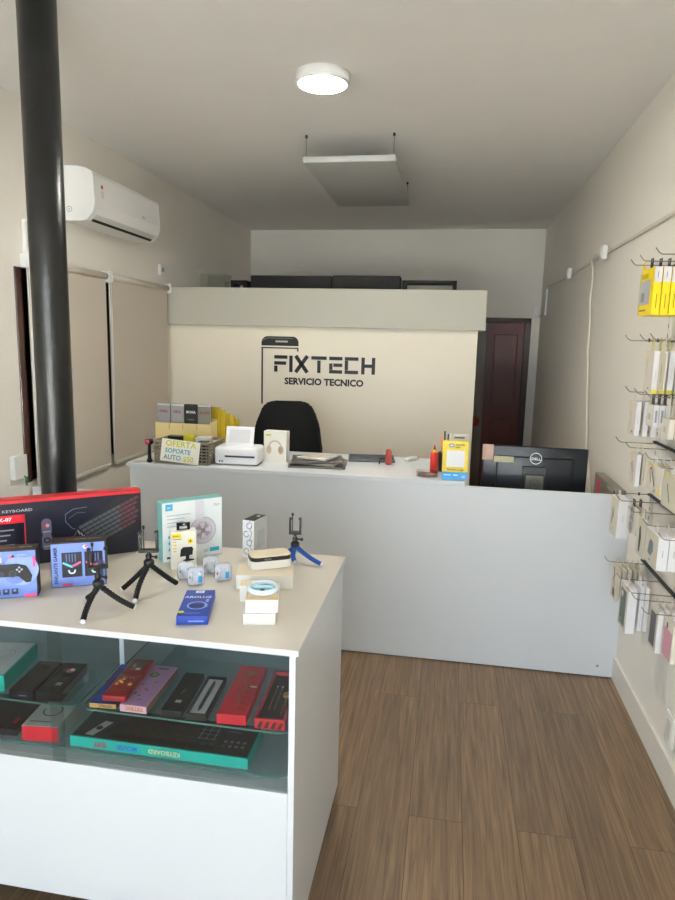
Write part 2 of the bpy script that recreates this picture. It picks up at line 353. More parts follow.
def strip(nm, a0, a1, lift, m):
    o = Vector((.145, -.365, .004)) + u_*a0 + n_*lift; b = MB(); b.prism([(0, 0), (.735, 0), (.735, a1-a0), (0, a1-a0)], o, Y, u_, .001, m); bmesh.ops.recalc_face_normals(b.bm, faces=b.bm.faces[:]); b.build(nm, t)
strip('air_outlet', -.0, .017, .0012, M('#151515', .7)); strip('louver', .020, .048, .0016, M('#d5d5d3', .35))
BL = M('#cbc2b5', .8, var=.02, sc=60, bump=.3, bsc=400)
def blind(y0, y1, label):
    t = empty('roller_blind', (XL+.0, (y0+y1)/2, .77), 0, label, 'blind', 'roller blinds over the left window'); w2 = (y1-y0)/2
    b = MB(); b.tube([(.034, -w2+.01, 1.20), (.034, w2-.01, 1.20)], .02, M('#cfc8bc', .6), 14); b.build('roller_tube', t)
    b = MB(); b.box((.026, -w2+.004, .02), (.029, w2-.004, 1.19), BL); b.build('fabric', t)
    b = MB(); b.box((.02, -w2+.018, 0), (.036, w2-.018, .022), M('#cfc8bc', .5), .003); b.build('bottom_bar', t)
    for s in (-1, 1):
        b = MB(); b.box((0, s*w2-.006, 1.165), (.06, s*w2+.006, 1.235), WHITE, .003); b.build('bracket', t)
    b = MB(); b.tube([(.04, -w2-.012, 1.2), (.045, -w2-.008, .8), (.04, -w2-.012, .05)], .0022, WHITE, 6); b.tube([(.055, -w2-.012, 1.2), (.055, -w2-.014, .6), (.04, -w2-.012, .05)], .0022, WHITE, 6); b.build('chain', t)
blind(3.075, 3.855, 'closed beige roller blind nearer the camera, partly behind the black column')
blind(3.885, 4.755, 'closed beige roller blind farther along, next to the partition')
t = empty('wall_sensor', (XL, 4.70, 2.055), 0, 'small white square thermostat on left wall below the air conditioner', 'thermostat')
b = MB(); b.box((0, -.04, 0), (.022, .04, .08), WHITE, .006, 3); b.build('casing', t); b = MB(); b.box((.0222, -.02, .03), (.0235, .02, .06), M('#9aa09a', .3)); b.build('display', t)
t = empty('wall_handset', (XL, 3.13, 1.985), 0, 'white plastic wall handset above the near end of the left blinds', 'intercom')
b = MB(); b.box((0, -.045, 0), (.03, .045, .19), PLAS, .012, 3); b.build('base', t)
b = MB(); b.tube([(.03, -.03, .03), (.055, -.03, .05), (.062, -.03, .10), (.055, -.03, .15), (.03, -.03, .175)], [.016, .018, .014, .018, .016], PLAS, 12); b.build('handset', t)
t = empty('wall_socket', (XL, 2.95, .87), 0, 'white wall socket box at the lower left corner of the blinds', 'socket')
b = MB(); b.box((0, -.05, 0), (.03, .05, .12), PLAS, .004); b.build('cover', t); b = MB(); b.tube([(.03, .02, .01), (.045, .02, -.01), (.04, .02, -.04)], .005, M('#1f7a4d', .5), 8); b.build('green_plug', t)

# ------------------------------------------------------------ right wall things: conduit, boxes, cable, socket
CN = M('#cfcac1', .5)
t = empty('wall_conduit', (XR, 3, 2.15), 0, 'thin pale surface conduit running along the right wall', 'conduit')
b = MB(); b.box((-.016, YF-3, -.008), (0, 6.53-3, .008), CN, .002); b.build('trunking', t)
b = MB(); b.box((-.016, 3.53, -.25), (0, 3.56, .01), WHITE, .002); b.build('vertical_trunking', t)
b = MB(); b.box((-.016, 3.56, -.25), (0, 3.93, -.236), CN, .002); b.build('trunking', t)
for y, lb in ((4.11, 'white junction box on the right wall conduit with the cable plugged in'), (5.25, 'white junction box farther along the right wall conduit without cable')):
    t = empty('junction_box', (XR-.016, y, 2.11), 0, lb, 'junction box'); b = MB(); b.box((-.026, -.038, 0), (0, .038, .078), WHITE, .004); b.build('casing', t)
    b = MB(); b.box((-.0285, -.026, .012), (-.0262, .026, .066), PLAS, .0008); b.build('faceplate', t)
b = MB(); b.tube([(-.02, 4.162, 2.15), (-.04, 4.2, 2.16), (-.055, 4.36, 2.15), (-.02, 4.43, 2.10), (-.012, 4.44, 2.0), (-.02, 4.43, 1.9), (-.010, 4.42, 1.75), (-.018, 4.38, 1.6), (-.010, 4.36, 1.45), (-.018, 4.28, 1.3), (-.012, 4.25, 1.15), (-.018, 4.18, 1.0), (-.012, 4.05, .85), (-.02, 3.95, .745)], .0075, M('#dcd6c6', .5), 8)
tag(b.build('power_cable', loc=(XR, 0, 0)), 'cream cable hanging in waves down the right wall to the desk', 'cable')
t = empty('door_chime', (XR-.05, YB, 1.90), 0, 'small white box in the corner beside the back door', 'alarm box'); b = MB(); b.box((-.022, -.03, 0), (.03, 0, .12), WHITE, .006, 3); b.build('casing', t)
b = MB(); b.box((-.012, -.034, .07), (.02, -.0302, .105), PLAS, .001); b.build('cover', t)
t = empty('wall_socket', (XR, 2.375, .16), 0, 'white double socket plate low on the right wall above the baseboard', 'socket'); b = MB(); b.box((-.012, -.045, 0), (0, .045, .125), PLAS, .008, 3); b.build('cover', t)
b = MB(); b.box((-.014, -.02, .03), (-.0121, .02, .095), M('#d5d1c8', .5), .0008); b.build('insert', t)

# ------------------------------------------------------------ column, ceiling lamp, heating panel
b = MB(); b.lathe([(.065, 0), (.065, .9), (.0645, 1.8), (.0655, ZC)], M('#0b0c0d', .33, var=.3, sc=14, bump=.25, bsc=30), 48)
t = empty('column', (-1.475, 2.255, 0), 0, 'round glossy black iron column from floor to ceiling at left', 'column'); o = b.build('shaft', t)
b = MB(); b.lathe([(.085, 0), (.085, .015), (.0665, .02)], BLACK, 40); b.build('base_ring', t)
t = empty('ceiling_lamp', (-.613, 3.01, ZC), 0, 'round white LED ceiling lamp, lit', 'lamp')
b = MB(); b.lathe([(.118, -.001), (.118, -.040), (.113, -.046), (.106, -.046), (.106, -.030)], WHITE, 64); b.build('rim', t)
b = MB(); b.lathe([(.1055, -.041), (.104, -.044), (.0, -.0445)], emit('lamp_diffuser', (1, .95, .86), 75), 64); b.build('diffuser', t)
t = empty('heating_panel', (-.62, 4.42, 2.601), 0, 'light grey flat panel hanging on wires under the ceiling', 'ceiling panel')
b = MB(); b.box((-.265, -.60, 0), (.265, .60, .036), M('#a9aaa9', .5, var=.01, sc=4), .006, 3); b.build('panel', t)
for sx in (-1, 1):
    for sy in (-1, 1):
        b = MB(); px, py = sx*.25, sy*.55
        if sy < 0: py = -.575
        b.tube([(px, py, .034), (px, py, .152)], .0016, STEEL, 6); b.tube([(px, py, .139), (px, py, .1538)], .007, DGREY, 10); b.tube([(px, py, .0361), (px, py, .043)], .005, STEEL, 8); b.build('suspension_wire', t)

# ------------------------------------------------------------ counter
CY = 3.163
t = empty('counter', (-.4, CY, 0), 0, 'long white reception counter across the shop with flat front', 'counter')
b = MB(); b.box((-1.25, 0, .006), (1.2735, .018, .922), LAM, .001); b.build('front_panel', t)
b = MB(); b.box((-1.265, -.008, .9225), (.50, .60, .945), LAM, .002); b.build('worktop', t)
b = MB(); b.box((-1.25, .0185, .015), (-1.232, .58, .922), LAM); b.build('side_panel', t)
b = MB(); b.box((.46, .0185, .015), (.478, .58, .922), LAM); b.build('side_panel', t)
b = MB(); b.box((.48, .0185, .72), (1.266, .58, .74), LAM, .001); b.build('desk_top', t)
b = MB(); b.box((-1.24, .010, 0), (1.27, .018, .0059), M('#2b2622', .6)); b.build('plinth', t)
for px, pz in ((1.19, .06),):
    b = MB(); b.tube([(px, -.001, pz), (px, .0005, pz)], .006, GREY, 12); b.build('screw_cap', t)
t = empty('side_gate', (-1.9, 3.06, 0), 0, 'low white panel closing the gap between counter and left wall', 'gate')
b = MB(); b.box((-.25, -.009, .01), (.225, .009, .79), LAM, .001); b.build('panel', t); b = MB(); b.box((-.25, -.012, .7902), (.225, .012, .805), LAM, .001); b.build('top_rail', t)

# ------------------------------------------------------------ display case
CX0, CX1, C0, C1, CT = -1.80, -.3185, 1.410, 2.120, .874
t = empty('display_case', ((CX0+CX1)/2, C0, 0), 0, 'white display case with glass shelves and cream top in the foreground', 'display case')
ox = (CX0+CX1)/2; w2 = (CX1-CX0)/2; D = C1-C0
b = MB(); b.box((-w2, 0, .8585), (w2, D, CT-.0012), LAM, .0008); b.box((-w2+.001, .001, CT-.0012), (w2-.001, D-.001, CT), LAM2); b.build('top', t)
for s in (-1, 1):
    b = MB(); b.box((s*(w2-.007) - (.016 if s > 0 else 0), .0, .01), (s*(w2-.007) + (0 if s > 0 else .016), D-.005, .858), LAM, .0008); b.build('side_panel', t)
b = MB(); b.box((-w2+.0235, 0, .138), (w2-.0235, .017, .493), LAM, .0008); b.build('front_panel', t)
b = MB(); b.box((-w2+.0235, .006, .085), (w2-.0235, .022, .1340), LAM, .0008); b.build('kick_board', t)
b = MB(); b.box((-w2+.0235, .0175, .476), (w2-.0235, D-.02, .493), LAM); b.build('bottom_shelf', t)
b = MB(); b.box((-w2+.0235, D-.019, .01), (w2-.0235, D-.006, .858), LAM); b.build('back_panel', t)
b = MB(); dvx = -.904-ox; b.box((dvx-.007, 1.652-C0, .532), (dvx+.007, D-.0195, .858), LAM); b.build('inner_divider', t)
GS = glass('green_shelf_glass', (.82, .89, .89), 1.2); GE = M('#4d7a72', .2)
def shelf(x0, x1, z, nm='glass_shelf'):
    b = MB(); N = 6; r = .03; y0, y1 = .006, D-.052
    P = [(x0, y1)] + [(x0+r-r*math.cos(a), y0+r-r*math.sin(a)) for a in [math.pi/2*k/N for k in range(N+1)]] + [(x1-r+r*math.sin(a), y0+r-r*math.cos(a)) for a in [math.pi/2*k/N for k in range(N+1)]] + [(x1, y1)]
    b.prism(P, (0, 0, z-.005), X, Y, .005, GS, GE); return b.build(nm, t)
shelf(-w2+.024, -.913-ox, .6530); shelf(-.895-ox, w2-.024, .6530); shelf(-w2+.024, w2-.024, .5315)
FG = glass('case_front_glass', (.91, .94, .94), 2.0)
for x0, x1, yy in ((-w2+.024, .12, .0005), (.08, w2-.024, .0035)):
    b = MB(); b.box((x0, yy, .494), (x1, yy+.002, .858), FG); b.build('sliding_glass', t)

# ------------------------------------------------------------ helpers for boxed goods; local front = -y, width along x, base z=0
def yawpt(px, py, w, a): return (px + math.cos(a)*w/2, py + math.sin(a)*w/2)
def carton(name, label, cat, w, d, h, m, px, py, z, a, deco=None, side=None, top=None, group=None, bev=.0008):
    """px,py = front left corner, a = yaw"""
    b = MB(); b.box((-w/2, 0, 0), (w/2, d, h), m, bev)
    if top: Face(b, (-w/2, 0, h), X, Y).rect(.0008, .0008, w-.0016, d-.0016, top)
    if side: Face(b, (w/2, 0, 0), Y, Z).rect(.0008, .0008, d-.0016, h-.0016, side); Face(b, (-w/2, d, 0), -Y, Z).rect(.0008, .0008, d-.0016, h-.0016, side)
    if deco: deco(b, w, d, h)
    x, y = yawpt(px, py, w, a)
    return tag(b.build(name, loc=(x, y, z), rz=a), label, cat, group)
def front(b, w): return Face(b, (-w/2, 0, 0), X, Z)

# keyboard box standing at the left
def d_kb(b, w, d, h):
    f = front(b, w); f.rect(0.001, h-.012, w-.002, .011, M('#c01f2b', .4))
    f.text('GAMER KEYBOARD', .038, h-.040, .0125, M('#b8b8c4'), sx=1.35)
    f.rect(.032, h-.075, .130, .026, M('#d41a2e', .4)); f.text('C-TK-07', .060, h-.067, .0155, WHITE, sx=1.15, bold=.0005)
    f.line([(.161, h-.05), (.161, .05)], .0028, M('#d41a2e', .4))
    for k in range(5): f.rect(.055, h-.098-k*.016, .075-(k % 3)*.011, .0045, M('#8c8c9a'))
    for k in range(2):
        x = .208; z = h-.118-k*.048; f.rect(x, z, .030, .034, M('#63667e')); f.disc(x+.015, z+.034, .015, M('#63667e')); f.disc(x+.015, z+.026, .010, NAVY if k else M('#b7433f'))
        f.disc(x+.015+(.003 if not k else 0), z+.026, .0055, M('#a9b8d8') if not k else M('#63667e')); f.rect(x+.004, z+.004, .022, .004, M('#a5a5b4')); f.rect(x+.004, z-.004, .022, .004, M('#8a8a9a'))
    f.line([(.305, h-.045), (.280, h-.06), (.280, h-.085), (.30, h-.11), (.318, h-.115), (.30, h-.14)], .0018, M('#83839a')); f.line([(.305, h-.045), (.345, h-.042)], .0018, M('#83839a')); f.line([(.29, h-.075), (.315, h-.058), (.34, h-.06)], .0018, M('#6a6a80'))
    # keyboard drawn in perspective
    a = R(27); c, q = math.cos(a), math.sin(a); bx, bz = .318, h-.118
    f.poly([(bx-.010, bz+.006), (bx+.050, bz-.062), (w-.004, bz+.020), (w-.004, h-.014), (w-.075, h-.014)], M('#24242c')); f.poly([(bx+.050, bz-.062), (bx+.075, bz-.072), (w-.004, bz-.006), (w-.004, bz+.016)], M('#22222b'))
    for i in range(14):
        for j in range(6):
            kx = bx+.004+i*.0165*c + j*.0095; kz = bz+.004+i*.0165*q*.92 - j*.0112
            if kx < w-.019 and kz+.016 < h-.013: f.rect(kx, kz, .0145, .0096, M('#6a3a44' if kx > w-.075 else ('#5a5c66' if (i*3+j) % 4 else '#53625f')), a=R(24)); f.k -= 1
    f.k += 1
    for k in range(5): f.line([(bx-.002+k*.009, bz+.0-k*.009), (bx+.003+k*.009, bz-.012-k*.009)], .003, M('#c8c8d0'))
KY = R(38); kw = .52; kpx, kpy = -1.014 - math.cos(KY)*kw, 2.013 - math.sin(KY)*kw
carton('keyboard_box', 'large black keyboard box with red top edge at the back left of the case top', 'box', kw, .045, .217, NAVY, kpx, kpy, CT, KY, d_kb, side=M('#7d1520', .4), top=M('#c01f2b', .4))

GB = M('#100f14', .4)
def d_ctrl(b, w, d, h):
    f = front(b, w); f.rect(.002, .002, w-.004, h-.006, PERI); f.disc(w-.04, h-.058, .045, M('#88a0e0')); f.disc(w-.055, h-.07, .028, M('#5f79c4'))
    f.rect(.012, h-.034, .075, .014, M('#e8b58c')); f.text('X SMART', w-.055, h-.022, .0075, M('#30406c'), sx=1.3); f.disc(w-.064, h-.02, .005, PINK); f.disc(w-.059, h-.018, .004, NAVY)
    cx, cz = w-.078, h-.064                       # gamepad seen from the front
    f.poly([(cx-.052, cz+.018), (cx-.03, cz+.024), (cx+.03, cz+.024), (cx+.052, cz+.018), (cx+.066, cz-.012), (cx+.062, cz-.03), (cx+.050, cz-.032), (cx+.03, cz-.012), (cx-.03, cz-.012), (cx-.05, cz-.032), (cx-.062, cz-.03), (cx-.066, cz-.012)], M('#040406', .5))
    f.disc(cx+.016, cz-.004, .0105, M('#2d2f38')); f.disc(cx+.016, cz-.004, .006, M('#1a1b20')); f.disc(cx-.034, cz+.008, .0105, M('#2d2f38')); f.disc(cx-.012, cz-.004, .008, M('#2d2f38'))
    for dx, dz in ((.034, .014), (.034, .002), (.028, .008), (.040, .008)): f.disc(cx+dx, cz+dz, .003, M('#9da3b5')); f.k -= 1
    f.k += 1
    f.rect(w-.009, h-.05, .006, .03, PINK); f.rect(w-.034, .003, .030, .008, PINK)
    for k in range(3): f.rect(w-.066-k*.022, .013, .016, .016, M('#1b2444')); f.disc(w-.058-k*.022, .024, .004, PERI)
    g = Face(b, (-w/2, 0, h), X, Y); g.text('GAMING JOYSTICK', .012, .018, .011, M('#c8885a'), sx=1.4); g.text('NOGA', w-.045, .018, .011, WHITE)
carton('gamepad_box', 'blue and black game controller box at the left end of the case top', 'box', .175, .05, .139, GB, -1.11-.175*math.cos(R(26)), 1.575-.175*math.sin(R(26)), CT, R(26), d_ctrl)
def d_spk(b, w, d, h):
    f = front(b, w); f.rect(.002, .002, w-.004, h-.006, PERI); f.rect(.030, .030, .055, .075, M('#0e1018', .5)); f.rect(.092, .030, w-.10, .075, M('#0e1018', .5))
    f.text('PARLANTE GAMER', .018, .012, .0135, M('#1a2850'), a=math.pi/2, sx=.98, bold=.0004)
    for c0, s, cc in ((.057, 1, '#62c4d8'), (.120, -1, '#e0507c')):
        f.rect(c0-.019, .060, .038, .012, M('#23263a')); f.ring(c0, .050, .0105, .006, M('#cfe2f4'), a0=math.pi*.9, a1=math.pi*2.1)
        f.line([(c0-.022, .074), (c0, .062)], .006, M('#5cc7d8' if s > 0 else '#e0507c')); f.line([(c0+.022, .074), (c0+.003, .064)], .006, M(cc if s < 0 else '#c0508c'))
        for k in range(4): f.line([(c0-.014+k*.008, .078), (c0-.014+k*.008, .100)], .003, M('#4e5f96'))
    f.rect(.03, .006, .028, .007, M('#c03a64')); f.disc(w-.055, h-.014, .006, WHITE); f.disc(w-.053, h-.013, .004, PINK); f.rect(w-.022, .03, .014, .05, M('#22325c'))
    g = Face(b, (-w/2, 0, h), X, Y); g.text('GAF', .040, .022, .013, M('#d0764a'), sx=1.2); g.text('GAMER SPEAKER', .066, .023, .008, WHITE, sx=1.2)
carton('speaker_box', 'blue and black gamer speaker box with two speakers, between controller box and tripods', 'box', .150, .058, .136, GB, -1.107, 1.634, CT, R(27), d_spk)

# mini tripods
def tripod(hub, feet, clampz, yaw, legm, label, cs=.022, ch=.052, footm=WHITE):
    r = empty('mini_tripod', (hub[0], hub[1], CT), 0, label, 'tripod'); H = hub[2]-CT
    for fx, fy in feet:
        dx, dy = fx-hub[0], fy-hub[1]; b = MB(); pts = []; rs = []; N = 26
        for k in range(N+1):
            u = k/N; s = u**.9; z = (H-.012)*(1-u)**1.0; z = (H-.012)*((1-u)*.8 + .2*(1-u)**2.2) + .0082 * u
            bow = .006*math.sin(math.pi*u); pts.append((dx*s + bow*dy/max(.01, math.hypot(dx, dy)), dy*s - bow*dx/max(.01, math.hypot(dx, dy)), z)); rs.append((.0080 if k % 2 else .0066))
        b.tube(pts[:-1], rs[:-1], legm, 12); b.build('leg', r)
        b = MB(); p0, p1 = Vector(pts[-2]), Vector(pts[-1]); q = p1 + (p1-p0).normalized()*.002; q.z = max(q.z, .0082); b.tube([p0, q], [.0068, .0072], footm, 12); b.build('rubber_foot', r)
    b = MB(); b.lathe([(.010, H-.018), (.015, H-.012), (.015, H-.002), (.009, H+.004)], BLACK, 16); b.build('hub', r)
    b = MB(); b.lathe([(.006, H+.004), (.009, H+.009), (.009, H+.016), (.005, H+.020), (.005, clampz-CT-.004)], BLACK, 16)
    b.tube([(.008, 0, H+.012), (.022, -.004, H+.013)], .003, BLACK, 8); b.lathe([(.0045, -.004), (.0045, .004)], BLACK, 10, c=(.024, -.004, H+.013)); b.build('ball_head', r)
    cz = clampz-CT; b = MB(); T = Matrix.Rotation(yaw, 4, 'Z')
    b.box((-cs-.004, -.009, cz-.004), (cs+.004, .009, cz+.005), BLACK, .0015, T=T)
    for s in (-1, 1):
        b.box((s*cs-.0035, -.0085, cz+.005), (s*cs+.0035, .0085, cz+ch), BLACK, .0012, T=T); b.box((s*cs-.0035-(.003 if s > 0 else 0), -.0085, cz+ch-.005), (s*cs+.0035+(.003 if s < 0 else 0), .0085, cz+ch), BLACK, .001, T=T)
    b.build('phone_clamp', r)
    b = MB(); b.T = T; b.tube([(-cs*.55, 0, cz+.004), (-cs*.55, 0, cz+ch+.012)], .0016, BLACK, 8); b.tube([(-cs*.55, 0, cz+ch+.006), (-cs*.55, 0, cz+ch+.016)], .0038, BLACK, 8); b.build('adjusting_screw', r)
    return r
FB = M('#111113', .9, var=.3, sc=300)
tripod((-.888, 1.512, .962), [(-.887, 1.43), (-.804, 1.546), (-.960, 1.575)], 1.0, R(30), FB, 'black flexible mini tripod nearest the camera, in front of the speaker box')
tripod((-.820, 1.668, .972), [(-.899, 1.655), (-.823, 1.585), (-.765, 1.735)], 1.0, R(15), FB, 'black flexible mini tripod behind the nearest one, beside the phone holder box', .024, .058)
tripod((-.481, 2.047, .935), [(-.378, 1.999), (-.470, 2.0), (-.523, 2.095)], .968, R(10), M('#16489c', .9, var=.2, sc=300), 'blue legged mini tripod at the back right corner of the case top', .017, .052)

# white boxes of the middle
def d_fan(b, w, d, h):
    f = front(b, w); f.rect(.001, .001, w-.002, h-.002, M('#e8ecee', .4)); f.rect(.012, h-.028, .024, .022, CYAN); f.text('tm', .016, h-.021, .012, WHITE)
    for k, ww in enumerate((.08, .06, .055, .03)): f.rect(.016, h-.046-k*.012, ww, .0025, M('#a8b4c0'))
    f.disc(.138, h*.46, .047, M('#d4d0dc')); f.ring(.138, h*.46, .047, .043, M('#bdb8c8')); f.rect(.112, h*.66, .028, h*.33, M('#dcd8e2'))
    for k in range(4):
        a = k*math.pi/2+.5; f.poly([(.138, h*.46), (.138+.026*math.cos(a), h*.46+.026*math.sin(a)), (.138+.03*math.cos(a+.8), h*.46+.03*math.sin(a+.8))], M('#a89aa4'))
    f.disc(.138, h*.46, .008, M('#8f8090')); f.ring(.138, h*.46, .031, .029, M('#a8a4b4'))
    for k in range(3): f.disc(.024, .085-k*.021, .0065, CYAN)
    f.rect(.012, .012, .022, .007, M('#3e4246')); f.rect(w-.048, .016, .034, .014, M('#39b0c8')); f.rect(w-.07, .016, .018, .012, M('#c8d4d8')); f.text('N+', w-.032, h-.028, .016, M('#b87a8c'))
carton('fan_box', 'tall white portable fan box with teal edges, at the back of the case top', 'box', .208, .045, .200, M('#79bcbc', .4), -.892, 1.913, CT, R(43), d_fan)
def d_holder(b, w, d, h):
    f = front(b, w); f.rect(.002, h-.022, .030, .014, YEL); f.text('baseus', .006, h-.017, .0072, BLACK); f.disc(w-.018, h-.034, .0088, YEL); f.disc(w-.018, h-.034, .003, BLACK)
    for k in range(4): f.rect(.006, h-.036-k*.010, .010, .004, M('#d9c86a'))
    f.rect(.006, h-.026, .026, .002, GREY)
    cx = .050; f.poly([(cx-.024, .042), (cx-.021, .066), (cx-.014, .073), (cx+.014, .073), (cx+.018, .066), (cx+.015, .046), (cx+.006, .046), (cx+.004, .034), (cx+.020, .032), (cx+.020, .028), (cx+.002, .026), (cx, .012), (cx-.006, .012), (cx-.008, .026), (cx-.016, .030), (cx-.006, .034), (cx-.006, .044)], M('#1c1d20', .4))
    # black hanging tab
    b.box((-.020, d*.4, h-.001), (.022, d*.4+.002, h+.004), BLACK); b.box((-.020, d*.4, h), (-.011, d*.4+.002, h+.024), BLACK); b.box((.013, d*.4, h), (.022, d*.4+.002, h+.024), BLACK); b.box((-.020, d*.4, h+.012), (.022, d*.4+.002, h+.024), BLACK)
carton('phone_holder_box', 'small white and yellow phone holder box with black hang tab, before the fan box', 'box', .078, .036, .125, M('#ece9e0', .4), -.837, 1.858, CT, R(30), d_holder)
CL = glass('clear_plastic', (.90, .91, .93), 2.2)
def earbud(px, py, a, label, tagged):
    w, h, d = .052, .056, .018; x, y = yawpt(px, py, w, a)
    t = empty('earbud_case', (x, y, CT), a, label, 'earphones', 'clear plastic earphone cases')
    N = 5; r = .012; P = []
    for (cx, cz, a0) in ((w/2-r, r, -90), (w/2-r, h-r, 0), (-w/2+r, h-r, 90), (-w/2+r, r, 180)):
        P += [(cx + r*math.cos(R(a0+90*k/N)), cz + r*math.sin(R(a0+90*k/N))) for k in range(N+1)]
    b = MB(); b.prism([(p[0], p[1]) for p in P], (0, d, 0), X, Z, d, CL); b.build('clear_shell', t)
    b = MB(); IW = M('#e4e6f0', .45); b.prism([(p[0]*.9, h/2+(p[1]-h/2)*.9) for p in P], (0, d*.75, 0), X, Z, d*.3, IW); b.build('white_tray', t)
    b = MB()
    for s in (-1, 1):
        b.tube([(s*.012-.004, d*.28, h-.014), (s*.012, d*.25, h-.020), (s*.012, d*.3, h-.038)], [.006, .005, .0025], WHITE, 10)
    b.tube([(-.018+.036*k/12, d*.28, .010+.003*math.sin(k*2.1)) for k in range(13)], .0016, WHITE, 6); b.tube([(-.012, d*.3, h-.038), (-.016, d*.3, .020), (-.006, d*.3, .012)], .0013, WHITE, 6); b.build('earphones', t)
    b = MB(); b.lathe([(.0001, 0), (.0042, .0002), (.0042, .001)], GREY, 12, c=(0, 0, 0)); b.build('logo_dot', t, loc=(-.016, d*.44, h-.030), rot=(R(90), 0, 0))
    if tagged: b = MB(); b.box((.006, .0008, .010), (.018, .0018, .030), M('#3fa8e8', .4), .0004); b.build('blue_sticker', t)
    return t
earbud(-.781, 1.773, R(22), 'clear earphone case without blue sticker, leftmost of the four', False)
earbud(-.733, 1.734, R(26), 'clear earphone case with blue sticker, just right of the leftmost and overlapping it', True)
earbud(-.728, 1.839, R(20), 'clear earphone case without blue sticker standing at the back of the four', False)
earbud(-.665, 1.784, R(32), 'clear earphone case with blue sticker, rightmost of the four', True)
# blue box lying flat
def d_aro(b, w, d, h):
    f = Face(b, (-w/2, 0, h), X, Y); f.text('AROLUZ', w/2, d-.058, .0185, WHITE, 'CENTER', bold=.0004); f.rect(w/2-.012, d-.024, .024, .018, M('#dfe6f4')); f.text('3A', w/2-.007, d-.020, .012, BLUE)
    f.ring(w/2+.004, .066, .026, .0225, M('#b8c8f0')); f.rect(w/2-.014, .056, .036, .018, M('#2b3566')); f.disc(.009, .022, .008, M('#d8d23a')); f.rect(.018, .012, .04, .003, M('#8fa3dd')); f.rect(w-.016, .085, .008, .022, M('#8fa3dd')); f.rect(w-.016, .05, .008, .022, M('#8fa3dd'))
    g = front(b, w); g.rect(.03, .008, .04, .004, M('#6f88d0'))
carton('ring_light_box', 'flat blue ring light box lying near the front edge of the case top', 'box', .080, .178, .024, M('#173a9a', .35), -.658, 1.482, CT, R(14), d_aro)
def d_tall(b, w, d, h):
    f = front(b, w); g = M('#6f7280', .5)
    for k in range(4):
        z = .022+k*.030; f.ring(.015+(k % 2)*.012, z, .011, .0085, g, a0=.5*k, a1=5.2+.5*k)
        f.line([(.030, z-.012), (.038, z+.008), (.028, z+.016)], .002, g)
    s = Face(b, (w/2, 0, 0), Y, Z); s.rect(.002, .002, d-.004, h-.004, M('#c4c5c6', .4)); s.rect(.02, .03, .05, .06, M('#b4b6b9', .4))
    tp = Face(b, (-w/2, 0, h), X, Y); tp.rect(.001, .001, w-.002, d-.002, M('#17181a', .35)); tp.disc(w*.55, d*.72, .007, WHITE)
carton('gadget_box', 'upright white box with looping grey pattern and black top, behind the rounded box', 'box', .044, .088, .130, M('#d9dade', .4), -.660, 2.035, CT, R(-14), d_tall)
# flat white box and the rounded tin on it
WB = M('#dfddd9', .45, var=.01)
TANX = M('#d8cdb6', .45)
carton('white_box', 'wide flat white box lying beneath the rounded black and white case', 'box', .168, .105, .042, WB, -.589, 1.752, CT, R(13), top=TANX)
t = empty('mouse_case', (-.518, 1.862, CT+.0425), R(30), 'rounded white case with black lid band, on the wide flat white box', 'case')
def rr(w, d, r, N=6):
    P = []
    for (cx, cy, a0) in ((w/2-r, -d/2+r, -90), (w/2-r, d/2-r, 0), (-w/2+r, d/2-r, 90), (-w/2+r, -d/2+r, 180)):
        P += [(cx + r*math.cos(R(a0+90*k/N)), cy + r*math.sin(R(a0+90*k/N))) for k in range(N+1)]
    return P
b = MB(); b.prism(rr(.128, .068, .020), (0, 0, 0), X, Y, .024, WB); b.build('body', t)
b = MB(); b.prism(rr(.127, .067, .020), (0, 0, .0242), X, Y, .012, M('#141416', .35)); f = Face(b, (-.059, -.0338, .0255), X, Z); f.text('SELFIE', .035, .002, .008, M('#a0a0a0')); b.build('black_band', t)
b = MB(); b.prism(rr(.124, .064, .018), (0, 0, .0364), X, Y, .004, M('#dccfb6', .4)); b.build('lid', t)
carton('white_box', 'lower white carton of the stack of two near the front of the case top', 'box', .083, .128, .030, WB, -.492, 1.521, CT, R(13), group=None)
def d_top(b, w, d, h):
    tp = Face(b, (-w/2, 0, h), X, Y); tp.rect(.001, .001, w-.002, d-.002, M('#cbb48e', .6)); tp.rect(.004, .02, w-.008, .03, M('#dccdb0', .6))
    front(b, w).rect(.004, h*.5, w-.008, .001, M('#d8d6d2'))
carton('white_box', 'upper white carton with tan top carrying the ring light', 'box', .084, .130, .035, WB, -.488, 1.527, CT+.0305, R(13), d_top)
carton('white_box', 'small white carton mostly hidden behind the stack of two', 'box', .090, .045, .046, WB, -.548, 1.664, CT, R(13), top=TANX)
t = empty('ring_light', (-.462, 1.600, CT+.0665), R(10), 'round clip-on white ring light lying on the white carton stack', 'ring light')
def torus(b, R0, r, m, n=48, k=12, z=0, sy=1.0):
    rings = [[b.V(((R0+r*math.cos(2*math.pi*j/k))*math.cos(2*math.pi*i/n), sy*(R0+r*math.cos(2*math.pi*j/k))*math.sin(2*math.pi*i/n), z + r*math.sin(2*math.pi*j/k))) for j in range(k)] for i in range(n)]
    for i in range(n):
        for j in range(k): b.F([rings[i][j], rings[i][(j+1) % k], rings[(i+1) % n][(j+1) % k], rings[(i+1) % n][j]], m, True)
b = MB(); torus(b, .0365, .0068, M('#dbe9f2', .25), z=.0072, sy=1.08); b.build('ring', t)
b = MB(); b.lathe([(.001, .003), (.0305, .003), (.0305, .006), (.001, .006)], M('#6dbfdc', .15), 40); b.build('blue_centre', t)
b = MB(); b.box((-.028, -.006, .0065), (.028, .010, .012), M('#bfe4f2', .2), .002); b.build('clip', t)
b = MB(); b.box((-.006, -.020, .0065), (.006, -.012, .0095), DGREY, .001); b.build('switch', t)

